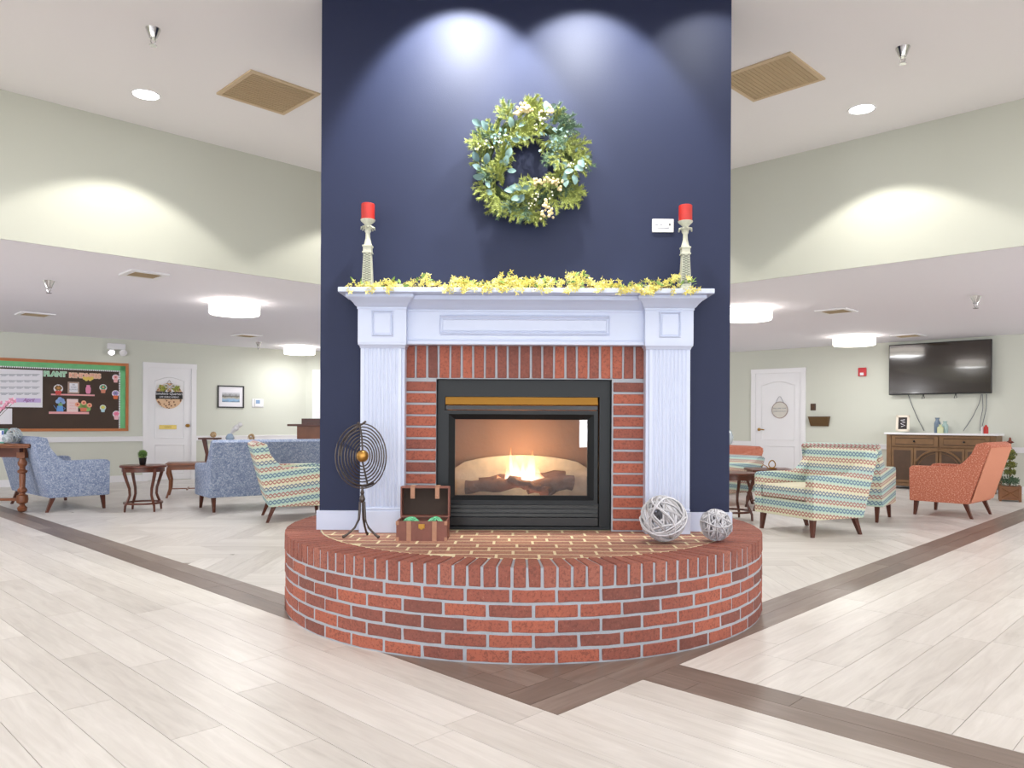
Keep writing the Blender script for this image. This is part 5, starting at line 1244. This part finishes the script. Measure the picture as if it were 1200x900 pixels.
def downlight(P, lab):
    t = thing('downlight', lab, 'downlight', (P.x,P.y,HC), 0, 'recessed downlights')
    mb = MB(); mb.lathe([(.085,0),(.105,-.006),(.108,0)], 28, cap=False); mb.build('trim_ring', M_white, t, smooth=True)
    mb = MB(); mb.lathe([(.09,-.003),(0,-.003)], 28, cap=False); mb.build('lens', M_down, t)
downlight(WASH[0], 'round lit recessed downlight in the high ceiling, left of the chimney'); downlight(WASH[1], 'round lit recessed downlight in the high ceiling, right of the chimney')
def grille(px, py, lab, s, slit):
    P = at(px, py, z=HC); t = thing('return_grille', lab, 'air grille', (P.x,P.y,HC), radians(45), 'tan ceiling grilles'); h = s/2
    mb = MB()
    for lo, hi in (((-h,-h,-.012),(h,-h+.03,0)),((-h,h-.03,-.012),(h,h,0)),((-h,-h+.03,-.012),(-h+.03,h-.03,0)),((h-.03,-h+.03,-.012),(h,h-.03,0))): mb.box(lo, hi)
    mb.build('frame', mat('tan_frame','d3bd9c',.6), t)
    mb = MB(); mb.box((-h+.03,-h+.03,-.008),(h-.03,h-.03,-.001)); n = 16
    for i in range(n): 
        y = -h+.045+(s-.09)*i/(n-1); mb.box((-h+.03,y-.004,-.012),(h-.03,y+.004,-.008))
    mb.build('mesh_panel', M_tan, t)
grille(314.5,109,'square tan ceiling grille left of the chimney', .56, 0); grille(903,91,'square tan ceiling grille right of the chimney', .56, 0)
def vent(px, py, lab, s, rz):
    P = at(px, py, z=LC); t = thing('ceiling_vent', lab, 'air vent', (P.x,P.y,LC), radians(rz), 'low ceiling vents'); h = s/2
    mb = MB()
    for lo, hi in (((-h,-h,-.015),(h,-h+.05,0)),((-h,h-.05,-.015),(h,h,0)),((-h,-h+.05,-.015),(-h+.05,h-.05,0)),((h-.05,-h+.05,-.015),(h,h-.05,0))): mb.box(lo, hi)
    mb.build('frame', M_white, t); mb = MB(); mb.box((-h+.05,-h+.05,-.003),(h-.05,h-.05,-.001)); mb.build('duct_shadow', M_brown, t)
    for i in range(6):
        y = -h+.065+(s-.13)*i/5; m2 = MB(); m2.box((-h+.05,y-.008,-.014),(h-.05,y+.006,-.006)); m2.build('slat', M_tan, t)
vent(169,321,'white slatted ceiling vent, the nearest over the left seating', .34, 45); vent(41,368,'white slatted ceiling vent above the bulletin board', .38, 45); vent(289,393,'white slatted ceiling vent left, farthest back near the drum lamp', .36, 45)
vent(980,364,'white slatted ceiling vent, the nearest on the right', .38, -45); vent(1064,393,'white slatted ceiling vent over the television', .4, -45)
def sprinkler(px, py, z, lab, s=1.0, rot=0):
    P = at(px, py, z=z); t = thing('sprinkler', lab, 'sprinkler', (P.x,P.y,z), 0, 'ceiling sprinklers')
    mb = MB(); mb.lathe([(.04*s,0),(.036*s,-.01*s),(.022*s,-.045*s),(.02*s,-.055*s),(0,-.055*s)], 18, cap=False); mb.build('escutcheon', M_chrome, t, smooth=True)
    mb = MB(); mb.tube([(-.01*s,0,-.05*s),(-.014*s,0,-.07*s),(0,0,-.09*s)], .003*s, 5); mb.tube([(.01*s,0,-.05*s),(.014*s,0,-.07*s),(0,0,-.09*s)], .003*s, 5); mb.build('yoke', M_chrome, t, smooth=True)
    mb = MB(); mb.lathe([(.02*s,-.09*s),(.02*s,-.094*s),(0,-.094*s)], 12); mb.build('deflector', M_chrome, t)
sprinkler(179.5,34,HC,'chrome sprinkler in the high ceiling, left of the chimney', 1.15); sprinkler(1058,56,HC,'chrome sprinkler in the high ceiling, right of the chimney', 1.15)
sprinkler(57.5,329,LC,'chrome sprinkler in the low left ceiling above the bulletin board', 1.3); sprinkler(303,401,LC,'chrome sprinkler in the low left ceiling beside the far drum lamp', 1.3); sprinkler(1143.5,347,LC,'chrome sprinkler in the low ceiling above the television', 1.4)
